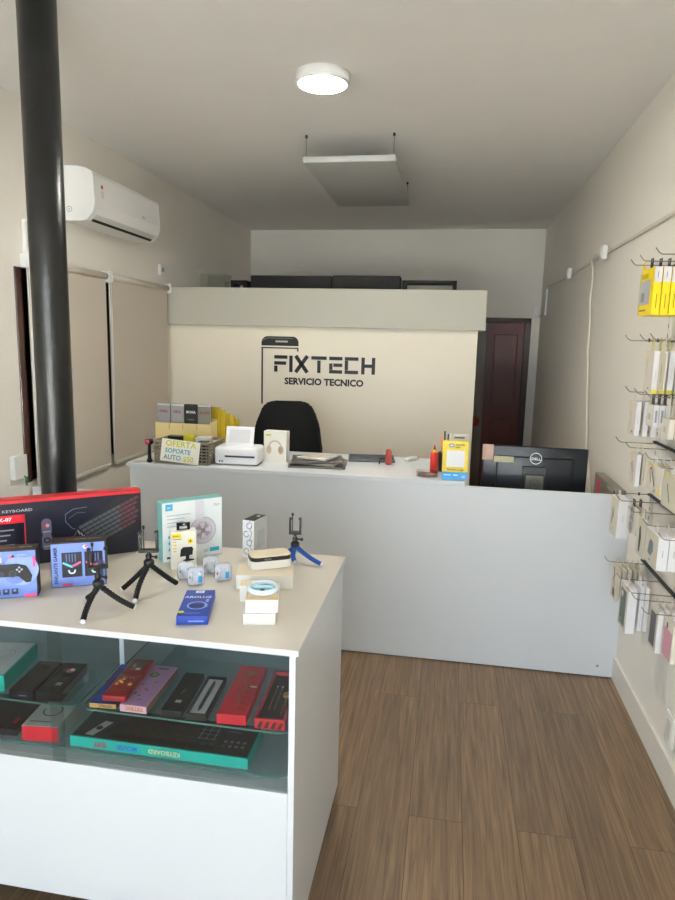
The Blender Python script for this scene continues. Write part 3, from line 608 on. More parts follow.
# ------------------------------------------------------------ goods on the glass shelves
S1, S2 = .6535, .5320
def flatbox(name, label, cat, fl, fr, bk, z, h, m, deco=None, side=None, fm=None, group=None, bev=.0008):
    """fl, fr = front corners, bk = back-left corner (all on the ground plan); slight shear kept out: yaw follows the long side"""
    fl, fr, bk = Vector(fl), Vector(fr), Vector(bk); w = (fr-fl).length; dv = bk-fl; d = dv.length; a = (math.atan2(dv.y, dv.x) - math.pi/2)*.6
    b = MB(); b.box((0, 0, 0), (w, d, h), m, bev)
    if fm: Face(b, (0, 0, 0), X, Z).rect(.0006, .0006, w-.0012, h-.0012, fm)
    if side: Face(b, (w, 0, 0), Y, Z).rect(.0006, .0006, d-.0012, h-.0012, side); Face(b, (0, d, 0), -Y, Z).rect(.0006, .0006, d-.0012, h-.0012, side)
    if deco: deco(b, w, d, h, Face(b, (0, 0, h), X, Y), Face(b, (0, -.0005, 0), X, Z))
    lift = max(0, math.sin(-a)*0) ; y = max(fl.y, 1.392 + max(0, -math.sin(a)*w))
    return tag(b.build(name, loc=(fl.x*1.013, y+.024, z), rz=a), label, cat, group)
def dd(b, w, d, h, f, g):
    f.rect(.004, .004, w-.008, d-.008, M('#c9ced0', .4)); f.ring(w*.55, d*.62, .028, .026, M('#8fa6ac')); f.ring(w*.55, d*.62, .018, .0165, M('#9fb4ba')); f.rect(.02, .02, .06, .006, M('#93a4a8'))
flatbox('teal_box', 'teal edged pale box with ring drawing, leftmost on the upper glass shelf', 'box', (-1.245, 1.40), (-1.115, 1.40), (-1.295, 1.585), S1, .046, TEAL, dd)
def dd(b, w, d, h, f, g):
    for k in range(14): f.disc(random.uniform(.01, w-.01), random.uniform(.02, d-.02), .0007, M('#b0b4c8'), 6)
    f.rect(.012, d-.028, .03, .003, M('#55586a')); g.rect(w*.4, .006, .02, .003, GREY)
flatbox('headset_box', 'glossy dark navy box on the upper glass shelf, left of the clear-ended one', 'box', (-1.088, 1.397), (-1.022, 1.397), (-1.118, 1.555), S1, .021, M('#121524', .25), dd)
def dd(b, w, d, h, f, g):
    f.poly([(.012, d-.10), (w-.016, d-.10), (w-.010, d-.028), (.02, d-.028)], M('#3a3c44', .3)); f.disc(w*.62, d-.062, .017, M('#15161c')); f.disc(w*.60, d-.045, .012, M('#b9807c', .2)); f.disc(w*.66, d-.040, .006, M('#f0d8d4', .2))
    f.rect(w*.52, d-.125, .016, .016, M('#c8cac8')); 
    for k in range(4): f.rect(.012, .03+k*.010, .022, .002, M('#7a7f8c'))
    b.box((w+.0005, .002, .001), (w+.022, d*.98, h-.002), CL)
flatbox('earphone_box', 'dark box with pinkish round product picture and clear end on upper shelf', 'box', (-1.012, 1.397), (-.944, 1.397), (-1.040, 1.552), S1, .026, M('#16181f', .3), dd)
def dd(b, w, d, h, f, g):
    f.rect(.003, .003, w-.006, d-.006, M('#1c3f96', .35)); 
    for k in range(10): f.rect(random.uniform(.004, w-.022), random.uniform(.01, d-.03), .014, .014, M(random.choice(['#8c2432', '#101a44', '#2a55b0', '#6b1c30'])), a=random.uniform(0, 1))
    f.rect(.01, d-.03, .04, .010, M('#2b64c8')); g.text('TETRIC', w-.010, h-.0025, .0105, M('#2a2040'), a=math.pi, sx=1.1, bold=.0003)
flatbox('game_box', 'blue game box with orange front edge under the red handheld game', 'box', (-.862, 1.397), (-.790, 1.397), (-.893, 1.600), S1, .0135, M('#16306e', .35), dd, fm=M('#c79a54', .5))
def dd(b, w, d, h, f, g):
    f.rect(.003, .003, w-.006, d-.006, M('#b78db8', .4)); f.disc(w*.35, d*.75, .013, M('#3f6a3f')); f.disc(w*.35, d*.75, .008, M('#8aa04a')); f.rect(w*.3, d*.9, .03, .006, M('#30406a'))
    for k in range(8): f.rect(random.uniform(.012, w-.022), random.uniform(.02, d*.62), .010, .004, M(random.choice(['#5a4070', '#3f6a3f', '#7a3a5a'])), a=random.uniform(0, 1.5))
    g.text('TETRIC', w-.008, h-.004, .0135, M('#b87a10'), a=math.pi, sx=1.15, bold=.0005)
flatbox('game_box', 'pink game box with yellow lettering on its front edge, right of the blue one', 'box', (-.778, 1.397), (-.706, 1.397), (-.786, 1.605), S1, .0195, M('#d9a6bc', .4), dd, side=M('#8c6a58', .5))
# handheld brick game lying over both boxes
HG = M('#8e1620', .3)
t = empty('handheld_game', (-.838, 1.424, S1+.0200), R(4), 'dark red handheld brick game lying across the blue and pink boxes', 'game console')
b = MB(); b.box((0, 0, 0), (.062, .112, .017), HG, .004, 3); b.box((.0, .112, 0), (.062, .200, .017), HG, .004, 3); b.box((.002, .104, .012), (.060, .118, .0165), DKRED, .001); b.build('body', t)
b = MB(); b.box((.014, .138, .0172), (.048, .180, .0182), M('#6d7566', .2), .0003); b.build('screen', t)
b = MB(); b.box((.032, .134, .0184), (.044, .146, .0188), M('#d0cfc8')); b.build('price_sticker', t)
for px, py, rr_ in ((.014, .058, .0042), (.024, .068, .0042), (.016, .074, .0042), (.023, .084, .0042), (.048, .062, .006)):
    b = MB(); b.lathe([(rr_, 0), (rr_, .0022), (rr_*.7, .003)], M('#e0b52a', .4), 14); b.build('button', t, loc=(px, py, .0169))
for k in range(4):
    b = MB(); b.lathe([(.0016, 0), (.0016, .0015)], M('#d8a8a0', .4), 8); b.build('small_button', t, loc=(.018+k*.009, .094, .0169))
b = MB(); f = Face(b, (0, 0, .0172), X, Y); f.text('BRICK GAME', .012, .030, .0065, GOLD); f.text('9999 IN 1', .012, .020, .0065, GOLD); b.build('print', t)
def dd(b, w, d, h, f, g): f.text('stylus', w*.5, d*.42, .012, M('#8a8c90'), a=R(75)); f.rect(w*.42, d*.20, .016, .013, M('#cfcfcb'))
flatbox('pen_box', 'closed slim black box on the upper glass shelf, left of the open pen box', 'box', (-.668, 1.397), (-.614, 1.397), (-.690, 1.588), S1, .0175, M('#101317', .35), dd)
def tray(label, fl, fr, bk, h, shell, inner, name='pen_set_box', lid=None):
    fl, fr, bk = Vector(fl), Vector(fr), Vector(bk); w = (fr-fl).length; dv = bk-fl; d = dv.length; a = (math.atan2(dv.y, dv.x) - math.pi/2)*.6
    t = empty(name, (fl.x*1.013, 1.421, S1), a, label, 'box'); b = MB(); q = .005
    b.box((0, 0, 0), (w, d, .003), shell)
    for A, B in (((0, 0, .003), (w, q, h)), ((0, d-q, .003), (w, d, h)), ((0, q, .003), (q, d-q, h)), ((w-q, q, .003), (w, d-q, h))): b.box(A, B, shell)
    b.build('tray', t); b = MB(); b.box((q+.0004, q+.0004, .0031), (w-q-.0004, d-q-.0004, h*.62), inner); b.build('lining', t); return t, w, d
t, w_, d_ = tray('open black pen box with white lining and grey pen', (-.602, 1.397), (-.549, 1.397), (-.622, 1.584), .017, M('#14171a', .4), M('#cfd4d8', .6))
b = MB(); T0 = Vector((w_*.5, .018, .0155)); T1 = Vector((w_*.5, d_-.025, .0155)); dv = T1-T0
b.tube([T0, T0+dv*.08, T0+dv*.1, T0+dv*.5, T0+dv*.52, T0+dv*.9, T1], [.001, .0035, .0045, .0045, .005, .0045, .003], M('#55595c', .3, .7), 14); b.tube([T0+dv*.97+Vector((0, 0, .005)), T0+dv*.72+Vector((0, 0, .006))], .0009, STEEL, 6); b.build('pen', t)
def dd(b, w, d, h, f, g):
    for k in range(7): f.line([(w-.004, .02+k*.026), (w*.62, .03+k*.026), (w-.006, .036+k*.026)], .0022, M('#5c0a12'))
    f.line([(w*.5+.007*math.sin(k*1.1), .035+k*.013) for k in range(12)], .0035, M('#8c6a2c', .4)); f.disc(w*.52, d-.045, .012, M('#8c6a2c', .4)); f.rect(w*.72, d*.52, .018, .008, M('#e0dcd4'))
flatbox('wand_box', 'closed long red box with gold dragon-like ornament on the upper glass shelf', 'box', (-.522, 1.397), (-.447, 1.397), (-.548, 1.642), S1, .027, M('#c01226', .35), dd)
t, w_, d_ = tray('open red box with black lining and gold metal pieces, rightmost on the shelf', (-.425, 1.397), (-.3495, 1.397), (-.444, 1.634), .027, M('#b81424', .35), M('#121114', .7))
b = MB(); f = Face(b, (0, -.0002, 0), X, Z)
for k in range(4): f.poly([(.006+k*.017, .003), (.016+k*.017, .003), (.022+k*.017, .022), (.014+k*.017, .020)], M('#3c0a10'))
b.build('stripe_print', t)
for k in range(2):
    b = MB(); x = w_*.30+k*.014; b.tube([(x, .06, .0185), (x, .165, .0185)], .0011, GOLD, 8); b.lathe([(.0005, 0), (.0028, .002), (.0005, .005)], WHITE, 10, c=(x, .168, .0175)); b.build('gold_stick', t)
b = MB(); b.tube([(w_*.78, .035, .020), (w_*.78, .19, .020)], .0026, M('#7c4a2a', .35, .4), 10); b.lathe([(.001, -.005), (.011, -.003), (.012, .0), (.011, .003), (.001, .005)], GOLD, 20, c=(w_*.76, .125, .0225)); b.build('gold_dagger', t)
# lower level
def dd(b, w, d, h, f, g): f.rect(.004, .004, w-.008, d-.008, M('#0f1220', .3)); f.rect(w-.028, .025, .012, .028, M('#a01828')); 
flatbox('black_box', 'dark navy flat box at the left on the lower glass shelf', 'box', (-1.262, 1.397), (-1.082, 1.397), (-1.285, 1.56), S2, .020, M('#14151c', .35), dd)
def dd(b, w, d, h, f, g):
    f.rect(.012, .020, .06, .0035, M('#4a4c50')); f.rect(.012, .020, .024, .0035, M('#a02030'))
    f.ring(w*.5, d*.72, .026, .0225, M('#26303c'), a0=math.pi*.9, a1=math.pi*2.3)
    s = Face(b, (w+.0006, 0, 0), Y, Z); s.rect(.02, .012, .018, .02, M('#9aa0a0'))
flatbox('headphone_box', 'white box with red front showing a dark headband picture, on the lower shelf', 'box', (-1.060, 1.400), (-.960, 1.400), (-1.078, 1.500), S2, .043, M('#b9bcb8', .45), dd, fm=M('#c0162c', .4))
def dd(b, w, d, h, f, g):
    f.rect(.004, .004, w-.008, d-.006, M('#15171c', .3)); f.poly([(.004, d-.004), (.004, .02), (.09, .05), (.14, d-.004)], M('#2c2f34', .35))
    f.poly([(.036, .012), (.060, .010), (.084, .075), (.060, .078)], M('#b9bdbb')); f.disc(.060, .045, .009, M('#2a2c30'))
    f.poly([(.11, .012), (w-.10, .012), (w-.10, .03), (.11, .03)], M('#08090b'))
    for i in range(17):
        for j in range(5): f.rect(.125+i*.0125, .036+j*.0125, .0105, .0100, M(('#4c2a26', '#22443a', '#2a2c34')[(i+j) % 3])); f.k -= 1
    f.k += 1
    f.disc(.30+.055, .075, .016, M('#2e4c54'), ry=.022); f.rect(w-.155, .05, .05, .055, M('#2b2e34'))
    for k in range(3): f.line([(w-.155, .055+k*.018), (w-.105, .055+k*.018)], .0012, M('#99aaaa')); f.line([(w-.15+k*.02, .05), (w-.15+k*.02, .105)], .0012, M('#99aaaa'))
    f.disc(w-.13, .030, .008, M('#3c4046')); f.disc(w-.108, .032, .008, M('#3c4046')); f.text('GAMING', w-.085, .09, .010, M('#8a8c90'))
    for k in range(4): f.disc(w-.075+k*.017, .030, .005, M(('#8c3038', '#7a7c80')[k > 0])); f.disc(w-.075+k*.017, .048, .005, M('#7a7c80'))
    g.text('KEYBOARD', w-.16, h-.010, .0185, M('#d8c23a'), a=math.pi, sx=.92, bold=.0006) if False else None
    x = w-.180
    g.text('KEYBOARD', x, h-.009, .0185, M('#cfc6a0'), a=math.pi, sx=.92, bold=.0006); g.text('MOUSE', x-.118, h-.009, .0185, M('#2a62d0'), a=math.pi, sx=.92, bold=.0006); g.text('SUIT', x-.205, h-.009, .0185, M('#c0355c'), a=math.pi, sx=.92, bold=.0006)
flatbox('keyboard_set_box', 'large flat turquoise keyboard and mouse box on the lower shelf', 'box', (-.925, 1.404), (-.437, 1.404), (-.925, 1.545), S2, .030, TEAL, dd)

# ------------------------------------------------------------ things on the counter
K = .9455
t = empty('wire_basket', (-1.372, 3.19, K), R(-2), 'grey woven rectangular basket at the left end of the counter', 'basket')
BK = M('#8d8474', .7, var=.2, sc=60)
b = MB(); Lx, Ly, Hh = .152, .20, .115
for k in range(7):
    z = .006+k*.0168; e = k*.0012
    for A, B in (((-Lx-e, -e, z), (Lx+e, .005-e, z+.0075)), ((-Lx-e, Ly-.005+e, z), (Lx+e, Ly+e, z+.0075)), ((-Lx-e, -e, z), (-Lx+.005-e, Ly+e, z+.0075)), ((Lx-.005+e, -e, z), (Lx+e, Ly+e, z+.0075))): b.box(A, B, BK, .001, 1)
for k in range(12):
    x = -Lx+.01+k*(2*Lx-.02)/11; b.box((x-.002, -.002, 0), (x+.002, .003, .112), BK); b.box((x-.002, Ly-.003, 0), (x+.002, Ly+.002, .112), BK)
for k in range(7):
    y = .01+k*(Ly-.02)/6; b.box((-Lx-.002, y-.002, 0), (-Lx+.003, y+.002, .112), BK); b.box((Lx-.003, y-.002, 0), (Lx+.002, y+.002, .112), BK)
b.box((-Lx, 0, 0), (Lx, Ly, .004), BK); b.build('woven_body', t)
b = MB()
for A, B in (((-Lx-.011, -.011, .113), (Lx+.011, .007, .121)), ((-Lx-.011, Ly-.007, .113), (Lx+.011, Ly+.011, .121)), ((-Lx-.011, .007, .113), (-Lx+.007, Ly-.007, .121)), ((Lx-.007, .007, .113), (Lx+.011, Ly-.007, .121))): b.box(A, B, BK, .002)
b.build('rim', t)
# hand-written offer sign leaning on the basket
b = MB(); sw, sh = .215, .118
b.T = Matrix.Translation((-1.372, 3.160, K+.012)) @ Matrix.Rotation(R(-2), 4, 'Z') @ Matrix.Rotation(R(4), 4, 'Y') @ Matrix.Rotation(R(-7), 4, 'X')
b.box((-sw/2, 0, 0), (sw/2, .001, sh), M('#eeebe2', .7)); f = Face(b, (-sw/2, 0, 0), X, Z)
f.text('OFERTA', sw*.5, sh*.70, .042, M('#d3d22a'), 'CENTER', sx=1.12, bold=.0012); f.text('SOPORTE', sw*.44, sh*.40, .033, M('#49a4c4'), 'CENTER', bold=.0008); f.text('AUTO', .018, sh*.10, .035, M('#49a4c4'), bold=.0008); f.text('$50', sw*.60, sh*.10, .037, M('#c9cf3c'), bold=.0009)
tag(b.build('offer_sign'), 'white hand-lettered paper offer sign leaning on the woven basket', 'sign')
def small(name, label, cat, x, y, z, w, d, h, m, a=0, deco=None, group=None): return carton(name, label, cat, w, d, h, m, x-w/2, y, z, a, deco, group=group)
small('black_box', 'small black box sticking out of the woven basket', 'box', -1.44, 3.26, K+.0045, .075, .05, .130, BLK2, .0)
small('yellow_packet', 'crumpled yellow packet beside the black box in the woven basket', 'packet', -1.365, 3.27, K+.0045, .055, .04, .138, M('#cbbf1c', .4), .1)
small('charger_box', 'black charger box at the right front inside the woven basket', 'box', -1.262, 3.215, K+.0045, .05, .04, .117, BLK2, 0)
small('white_packet', 'flat white packet on top at the right of the basket contents', 'packet', -1.290, 3.28, K+.0045, .08, .05, .128, M('#d9d9d4', .4), 0)
small('charger_box', 'dark box lying between yellow and white packets in the basket', 'box', -1.34, 3.34, K+.0045, .12, .03, .122, DGREY, 0)
t = empty('bow_gadget', (-1.548, 3.185, K), 0, 'black and pink round gadget at the left corner of the basket', 'gadget')
b = MB(); b.lathe([(.010, 0), (.016, .01), (.010, .022), (.008, .095), (.02, .10), (.024, .112), (.02, .125), (.001, .128)], BLACK, 18); b.build('body', t)
b = MB(); b.lathe([(.001, -.004), (.013, -.002), (.013, .002), (.001, .004)], M('#c84a68', .4), 16); b.build('pink_flower', t, loc=(0, -.026, .112), rot=(R(90), 0, 0))
# cardboard counter display with packs
CBD = M('#d8c58c', .6, var=.04)
t = empty('cardboard_display', (-1.475, 3.46, K), 0, 'pale yellow cardboard counter display behind the woven basket', 'display')
b = MB(); b.box((-.165, -.002, 0), (.165, .001, .180), CBD); b.box((-.165, .105, 0), (.165, .108, .20), CBD); b.box((-.165, .001, 0), (-.162, .105, .19), CBD); b.box((.162, .001, 0), (.165, .105, .19), CBD); b.box((-.162, .001, 0), (.162, .105, .003), CBD)
b.build('tray', t); b = MB()
for k in (-.08, 0, .085): b.box((k-.0015, -.0045, .145), (k+.0015, -.0025, .175), M('#a89456'))
b.build('slots', t)
for k, (mm, tx, lb) in enumerate((('#9b9ca0', 'IDEAL', 'silver pouch, leftmost in the cardboard display'), ('#a3a3a6', 'NEAL', 'silver pouch, second from left in the cardboard display'), ('#17181a', 'BOXA', 'black pouch with white lettering in the cardboard display'), ('#8c8a80', 'ALGAS', 'grey silver pouch right of the black one'))):
    b = MB(); w = .078; hh = .285; P = [(-w/2, 0), (w/2, 0), (w/2, hh-.006), (w/2-.005, hh), (-w/2+.005, hh), (-w/2, hh-.006)]
    b.prism(P, (0, .014, 0), X, Z, .010, M(mm, .28, .55 if k != 2 else 0)); b.box((-w/2, .0025, hh-.012), (w/2, .0038, hh-.002), M('#c9c9c6' if k != 2 else '#26272a', .3))
    f = Face(b, (0, .0035, 0), X, Z); f.text(tx, 0, hh-.052, .020, M('#8e3440' if k != 2 else '#eeeeee'), 'CENTER', bold=.0006)
    if k == 2: f.rect(-.02, hh-.09, .04, .004, GREY)
    tag(b.build('pouch', loc=(-1.597+k*.0815, 3.475, K+.0035)), lb, 'pouch', 'pouches standing in the cardboard display')
for k in range(5):
    y = 3.585 + k*.022
    small('yellow_packet', ['front yellow packet', 'second yellow packet from the front', 'third yellow packet from the front', 'fourth yellow packet from the front', 'rearmost yellow packet'][k] + ' in the row right of the silver pouches', 'packet', -1.325+k*.021, y, K, .050, .012, .265-.018*k, M('#c8ac22' if k % 2 else '#b39a1e', .4), 0, group='yellow packets in a row beside the pouches')
# receipt printer
t = empty('receipt_printer', (-1.083, 3.225, K), R(3), 'white compact printer with open paper lid on the counter', 'printer')
PW = M('#e6e7ea', .35, var=.01)
P = [(0.0, .0), (.0, .062), (.012, .092), (.035, .104), (.13, .104), (.13, 0)]
b = MB(); b.box((-.117, 0, .004), (.117, .15, .098), PW, .016, 4); b.build('body', t)
b = MB(); b.box((-.06, -.0012, .044), (.10, .003, .054), M('#3f4045', .5), .0005); b.build('paper_slot', t)
b = MB(); b.box((-.075, 0, 0), (.078, .006, .108), PW, .004, 3, T=Matrix.Translation((.0, .06, .094)) @ Matrix.Rotation(R(-16), 4, 'X')); b.box((-.055, -.001, .02), (.058, .0, .09), M('#d4d5d8', .4), T=Matrix.Translation((.0, .06, .094)) @ Matrix.Rotation(R(-16), 4, 'X')); b.build('paper_lid', t)
for x in (-.088, -.074):
    b = MB(); b.lathe([(.005, -.002), (.005, .0015)], DGREY, 12); b.build('button', t, loc=(x, -.001, .022), rot=(R(90), 0, 0))
for sx in (-1, 1):
    b = MB(); b.box((sx*.1-.012, .02, 0), (sx*.1+.012, .13, .0045), DGREY); b.build('foot', t)
def d_hp(b, w, d, h):
    f = front(b, w); f.rect(.01, h-.026, .032, .010, M('#c9c63a')); g = M('#c8b49c', .5)
    f.ring(w*.5, h*.48, .038, .031, g, a0=0, a1=math.pi); f.disc(w*.5-.034, h*.40, .014, g, ry=.024); f.disc(w*.5+.034, h*.40, .016, g, ry=.024); f.disc(w*.5+.03, h*.40, .010, M('#b09a80'), ry=.017)
small('headphone_box', 'white box picturing beige headphones, right of the printer', 'box', -.918, 3.40, K, .128, .06, .168, M('#e9e6dc', .45), R(-3), d_hp)
# pile of leaflets and plastic bags
LB = ['uppermost crumpled grey plastic bag of the pile in the counter middle', 'grey brochure in the middle of the counter pile', 'pale leaflet low in the counter pile', 'bottom dark brochure of the counter pile']
for k, (mm, w_, d_, a_, x_, y_) in enumerate((('#4d4a48', .30, .26, .10, -.66, 3.27), ('#a49a90', .26, .22, -.12, -.70, 3.30), ('#5a5350', .27, .21, .2, -.66, 3.29), ('#c8c2ba', .17, .15, -.3, -.70, 3.32))):
    b = MB(); N = 9; th = .010
    for i in range(N):
        for j in range(N):
            pass
    gv = [[(-w_/2 + w_*i/N, d_*j/N, .0) for j in range(N+1)] for i in range(N+1)]
    rnd = [[random.uniform(0, .006) if 0 < i < N and 0 < j < N else 0 for j in range(N+1)] for i in range(N+1)]
    vt = [[b.V((gv[i][j][0], gv[i][j][1], th*.8 + rnd[i][j]*(1 if k == 3 else .3))) for j in range(N+1)] for i in range(N+1)]; vb = [[b.V(gv[i][j]) for j in range(N+1)] for i in range(N+1)]
    m1 = M(mm, .35, var=.2, sc=40); m2 = M('#9d3d3a', .4) if k == 1 else M('#34373b', .35)
    for i in range(N):
        for j in range(N):
            mm_ = m2 if (k in (1, 2) and 2 <= i <= 4 and 1 <= j <= 5) else m1
            b.F([vt[i][j], vt[i+1][j], vt[i+1][j+1], vt[i][j+1]], mm_, True); b.F([vb[i][j], vb[i][j+1], vb[i+1][j+1], vb[i+1][j]], m1)
    for i in range(N):
        b.F([vb[i][0], vb[i+1][0], vt[i+1][0], vt[i][0]], m1); b.F([vb[i+1][N], vb[i][N], vt[i][N], vt[i+1][N]], m1); b.F([vb[0][i+1], vb[0][i], vt[0][i], vt[0][i+1]], m1); b.F([vb[N][i], vb[N][i+1], vt[N][i+1], vt[N][i]], m1)
    tag(b.build('plastic_bag' if k == 3 else 'brochure', loc=(x_, y_, K + k*.0125), rz=a_), LB[3-k], 'bag' if k == 3 else 'brochure', 'pile of printed matter on the counter')
t = empty('work_mat', (-.41, 3.60, K), R(8), 'dark grey rectangular tray lying flat in the counter middle', 'tray')
b = MB(); b.box((-.13, -.06, 0), (.13, .12, .006), M('#4b4e54', .6), .002); b.build('base', t); b = MB()
for A, B in (((-.13, -.06, .006), (.13, -.054, .014)), ((-.13, .114, .006), (.13, .12, .014)), ((-.13, -.054, .006), (-.124, .114, .014)), ((.124, -.054, .006), (.13, .114, .014))): b.box(A, B, M('#6a6d72', .5))
b.build('raised_edge', t)
b = MB(); b.lathe([(.014, 0), (.017, .004), (.017, .075), (.013, .080), (.013, .084), (.001, .085)], M('#a8473c', .35, var=.1), 24)
t = empty('spray_can', (-.305, 3.50, K), 0, 'small copper red can standing beside the dark tray', 'can'); b.build('body', t); b = MB(); b.tube([(-.02, 0, .030), (-.045, 0, .032), (-.05, .0, .0)], .004, BLACK, 8); b.build('black_handle', t)
b = MB(); b.box((-.045, -.018, 0), (.055, .018, .022), M('#dedbd4', .4), .008, 3)
t = empty('handheld_scanner', (-.195, 3.66, K), R(58), 'small white elongated device lying towards the back of the counter', 'device'); b.build('body', t); b = MB(); b.box((.056, -.014, .004), (.062, .014, .018), M('#8f8f8f', .4), .001); b.build('nozzle', t)
t = empty('glass_dish', (-.085, 3.24, K), R(-4), 'shallow oval glass dish with bits inside, at the counter edge', 'dish')
b = MB(); b.prism([(.055*math.cos(2*math.pi*k/24), .035*math.sin(2*math.pi*k/24)) for k in range(24)], (0, 0, 0), X, Y, .030, glass('dish_glass', (.70, .72, .72), 2.5)); b.build('bowl', t)
b = MB(); b.prism([(.048*math.cos(2*math.pi*k/24), .029*math.sin(2*math.pi*k/24)) for k in range(24)], (0, 0, .003), X, Y, .012, M('#b07c78', .6, var=.3, sc=120)); b.build('contents', t)
# payment sign in a stand
t = empty('payment_sign', (.045, 3.175, K), 0, 'yellow and blue payment sign stand with white square on the counter edge', 'sign')
b = MB(); b.box((-.058, .0, .002), (.066, .006, .196), M('#e9cf2c', .4), .0008); f = Face(b, (-.058, 0, 0), X, Z)
f.rect(.0005, .002, .123, .040, M('#2f93d8', .4)); f.rect(.020, .067, .088, .082, WHITE); f.disc(.042, .173, .014, M('#2f6fc0'), ry=.009); f.disc(.042, .173, .010, M('#dfe9f4'), ry=.005)
f.text('mercado', .061, .174, .0125, M('#3a3a28'), bold=.0003); f.text('pago', .061, .163, .0125, M('#3a3a28'), bold=.0003); f.text('Escanea y paga', .064, .050, .0135, M('#3a3a28'), 'CENTER', bold=.0003)
f.text('QR', .094, .016, .014, WHITE); f.rect(.010, .024, .034, .006, M('#bfe0f4')); f.rect(.056, .024, .022, .006, M('#bfe0f4'))
b.build('sign_plate', t); b = MB(); b.box((-.056, -.012, 0), (.050, .05, .002), ACR); b.box((-.056, .0065, .002), (.062, .008, .19), ACR); b.build('acrylic_stand', t)
b = MB(); b.tube([(0, 0, 0), (0, 0, .11)], [.020, .020], M('#c2241c', .4), 18); b.tube([(0, 0, .1101), (0, 0, .125)], [.009, .009], YEL, 14)
t = empty('glue_bottle', (-.055, 3.32, K), 0, 'red bottle with small yellow collar behind the payment sign', 'bottle'); b.build('body', t); b = MB(); b.tube([(0, 0, .1252), (0, 0, .150)], [.007, .003], RED, 12); b.build('nozzle', t)
t = empty('pen_cup', (.0, 3.40, K), 0, 'black pen cup behind the yellow payment sign', 'cup')
b = MB(); b.lathe([(.032, 0), (.036, .002), (.038, .10), (.034, .10), (.032, .006), (.001, .005)], BLACK, 24); b.build('cup', t)
for k, (dx, dy, mm) in enumerate(((-.012, 0, '#d8741c'), (.006, .010, '#20242c'), (.012, -.01, '#e8e8e4'), (-.004, -.012, '#202020'))):
    b = MB(); b.tube([(dx, dy, .007), (dx*1.9, dy*1.9, .185+.01*k)], .0042, M(mm, .4), 8); b.build('pen', t)
small('printed_box', 'small printed white box standing behind the payment sign', 'box', .07, 3.27, K, .07, .03, .215, M('#dcd8cc', .6), 0, lambda b, w, d, h: front(b, w).rect(.006, h-.02, .05, .008, DGREY))

# ------------------------------------------------------------ monitor seen from behind, box, chair
t = empty('monitor', (.455, 3.43, .7405), R(-1.5), 'black computer monitor seen from behind on the low desk', 'monitor')
MBK = M('#0b0f18', .35, var=.08)
b = MB(); b.box((-.262, 0, .045), (.262, .022, .352), MBK, .006, 3); b.box((-.19, -.018, .07), (.19, .0, .30), MBK, .008, 3); b.build('screen_housing', t)
b = MB(); b.box((-.255, .0222, .052), (.255, .0235, .345), M('#05060a', .15)); b.build('screen', t)
b = MB(); f = Face(b, (0, -.0002, .29), X, Z); f.ring(.005, .005, .030, .0265, M('#d7dbe0', .3)); f.text('DELL', .0055, -.003, .0200, M('#d7dbe0', .3), 'CENTER', sx=1.05, bold=.0006)
b.build('logo', t, loc=(0, -.019, 0))
SB = M('#6b675e', .4, .3)
b = MB(); b.box((-.058, -.026, .10), (.062, -.018, .253), MBK, .003); b.build('mount_plate', t)
b = MB(); b.box((-.042, -.046, .01), (.048, -.0265, .212), SB, .003); b.box((-.12, -.12, 0), (.12, .09, .010), SB, .003); f = Face(b, (0, -.0465, .150), X, Z); f.ring(.003, .016, .026, .0235, DGREY); f.text('DELL', .003, .009, .0175, DGREY, 'CENTER'); b.build('stand', t)
b = MB(); b.box((0, 0, 0), (.056, .0008, .082), M('#c9ab9c', .7, var=.15, sc=200)); b.build('pink_note', t, loc=(-.264, -.0012, .272))
b = MB(); b.box((0, 0, 0), (.10, .0008, .030), M('#b9b394', .6)); b.build('pale_label', t, loc=(-.198, -.0195, .262) if False else (-.205, -.0195, .268))
t = empty('file_box', (.846, 3.26, .7405), 0, 'narrow grey box with pink tag standing between the monitor and the right wall', 'box')
b = MB(); b.box((-.022, 0, 0), (.024, .47, .185), M('#8d8779', .6, var=.04), .003); b.build('body', t)
b = MB(); b.box((-.0236, .34, .06), (-.0222, .40, .165), M('#d23a66', .5)); b.build('pink_tag', t)
t = empty('office_chair', (-1.045, 4.17, -.0), 0, 'black high-backed office chair behind the counter', 'chair')
FAB = M('#0a0a0b', .85, var=.2, sc=200)
b = MB(); P = [(-.17, 1.155), (-.15, 1.19), (-.10, 1.207), (.10, 1.21), (.15, 1.19), (.18, 1.145), (.215, 1.05), (.235, .90), (.235, .62), (.2, .56), (-.2, .56), (-.24, .62), (-.24, .90), (-.215, 1.05)]
b.prism(P, (0, .04, 0), X, Z, .06, FAB); bmesh.ops.bevel(b.bm, geom=b.bm.edges[:], offset=.012, segments=2, affect='EDGES'); b.build('backrest', t)
b = MB(); b.box((-.25, -.46, .44), (.25, -.0, .53), FAB, .03, 4); b.build('seat', t)
b = MB(); b.tube([(0, -.22, .10), (0, -.22, .44)], .028, BLACK, 16); b.box((-.04, -.22, .43), (.04, .07, .445), BLACK); b.box((-.04, .045, .43), (.04, .06, .75), BLACK); b.build('gas_lift', t)
for k in range(5):
    a = 2*math.pi*k/5+.3; b = MB(); b.tube([(0, -.22, .10), (.28*math.cos(a), -.22+.28*math.sin(a), .07)], [.025, .015], BLACK, 10); bb = b.build('base_leg', t)
    b = MB(); b.T = Matrix.Translation((.28*math.cos(a), -.22+.28*math.sin(a), .03)) @ Matrix.Rotation(a, 4, 'Z'); b.tube([(-0, -.012, 0), (0, .012, 0)], .029, BLK2, 16); b.build('caster', bb)
for s in (-1, 1):
    b = MB(); b.tube([(s*.24, -.08, .48), (s*.285, -.10, .50), (s*.285, -.10, .68)], .014, BLACK, 10); b.box((s*.285-.03, -.25, .68), (s*.285+.03, .0, .71), BLACK, .01, 3); b.build('armrest', t)

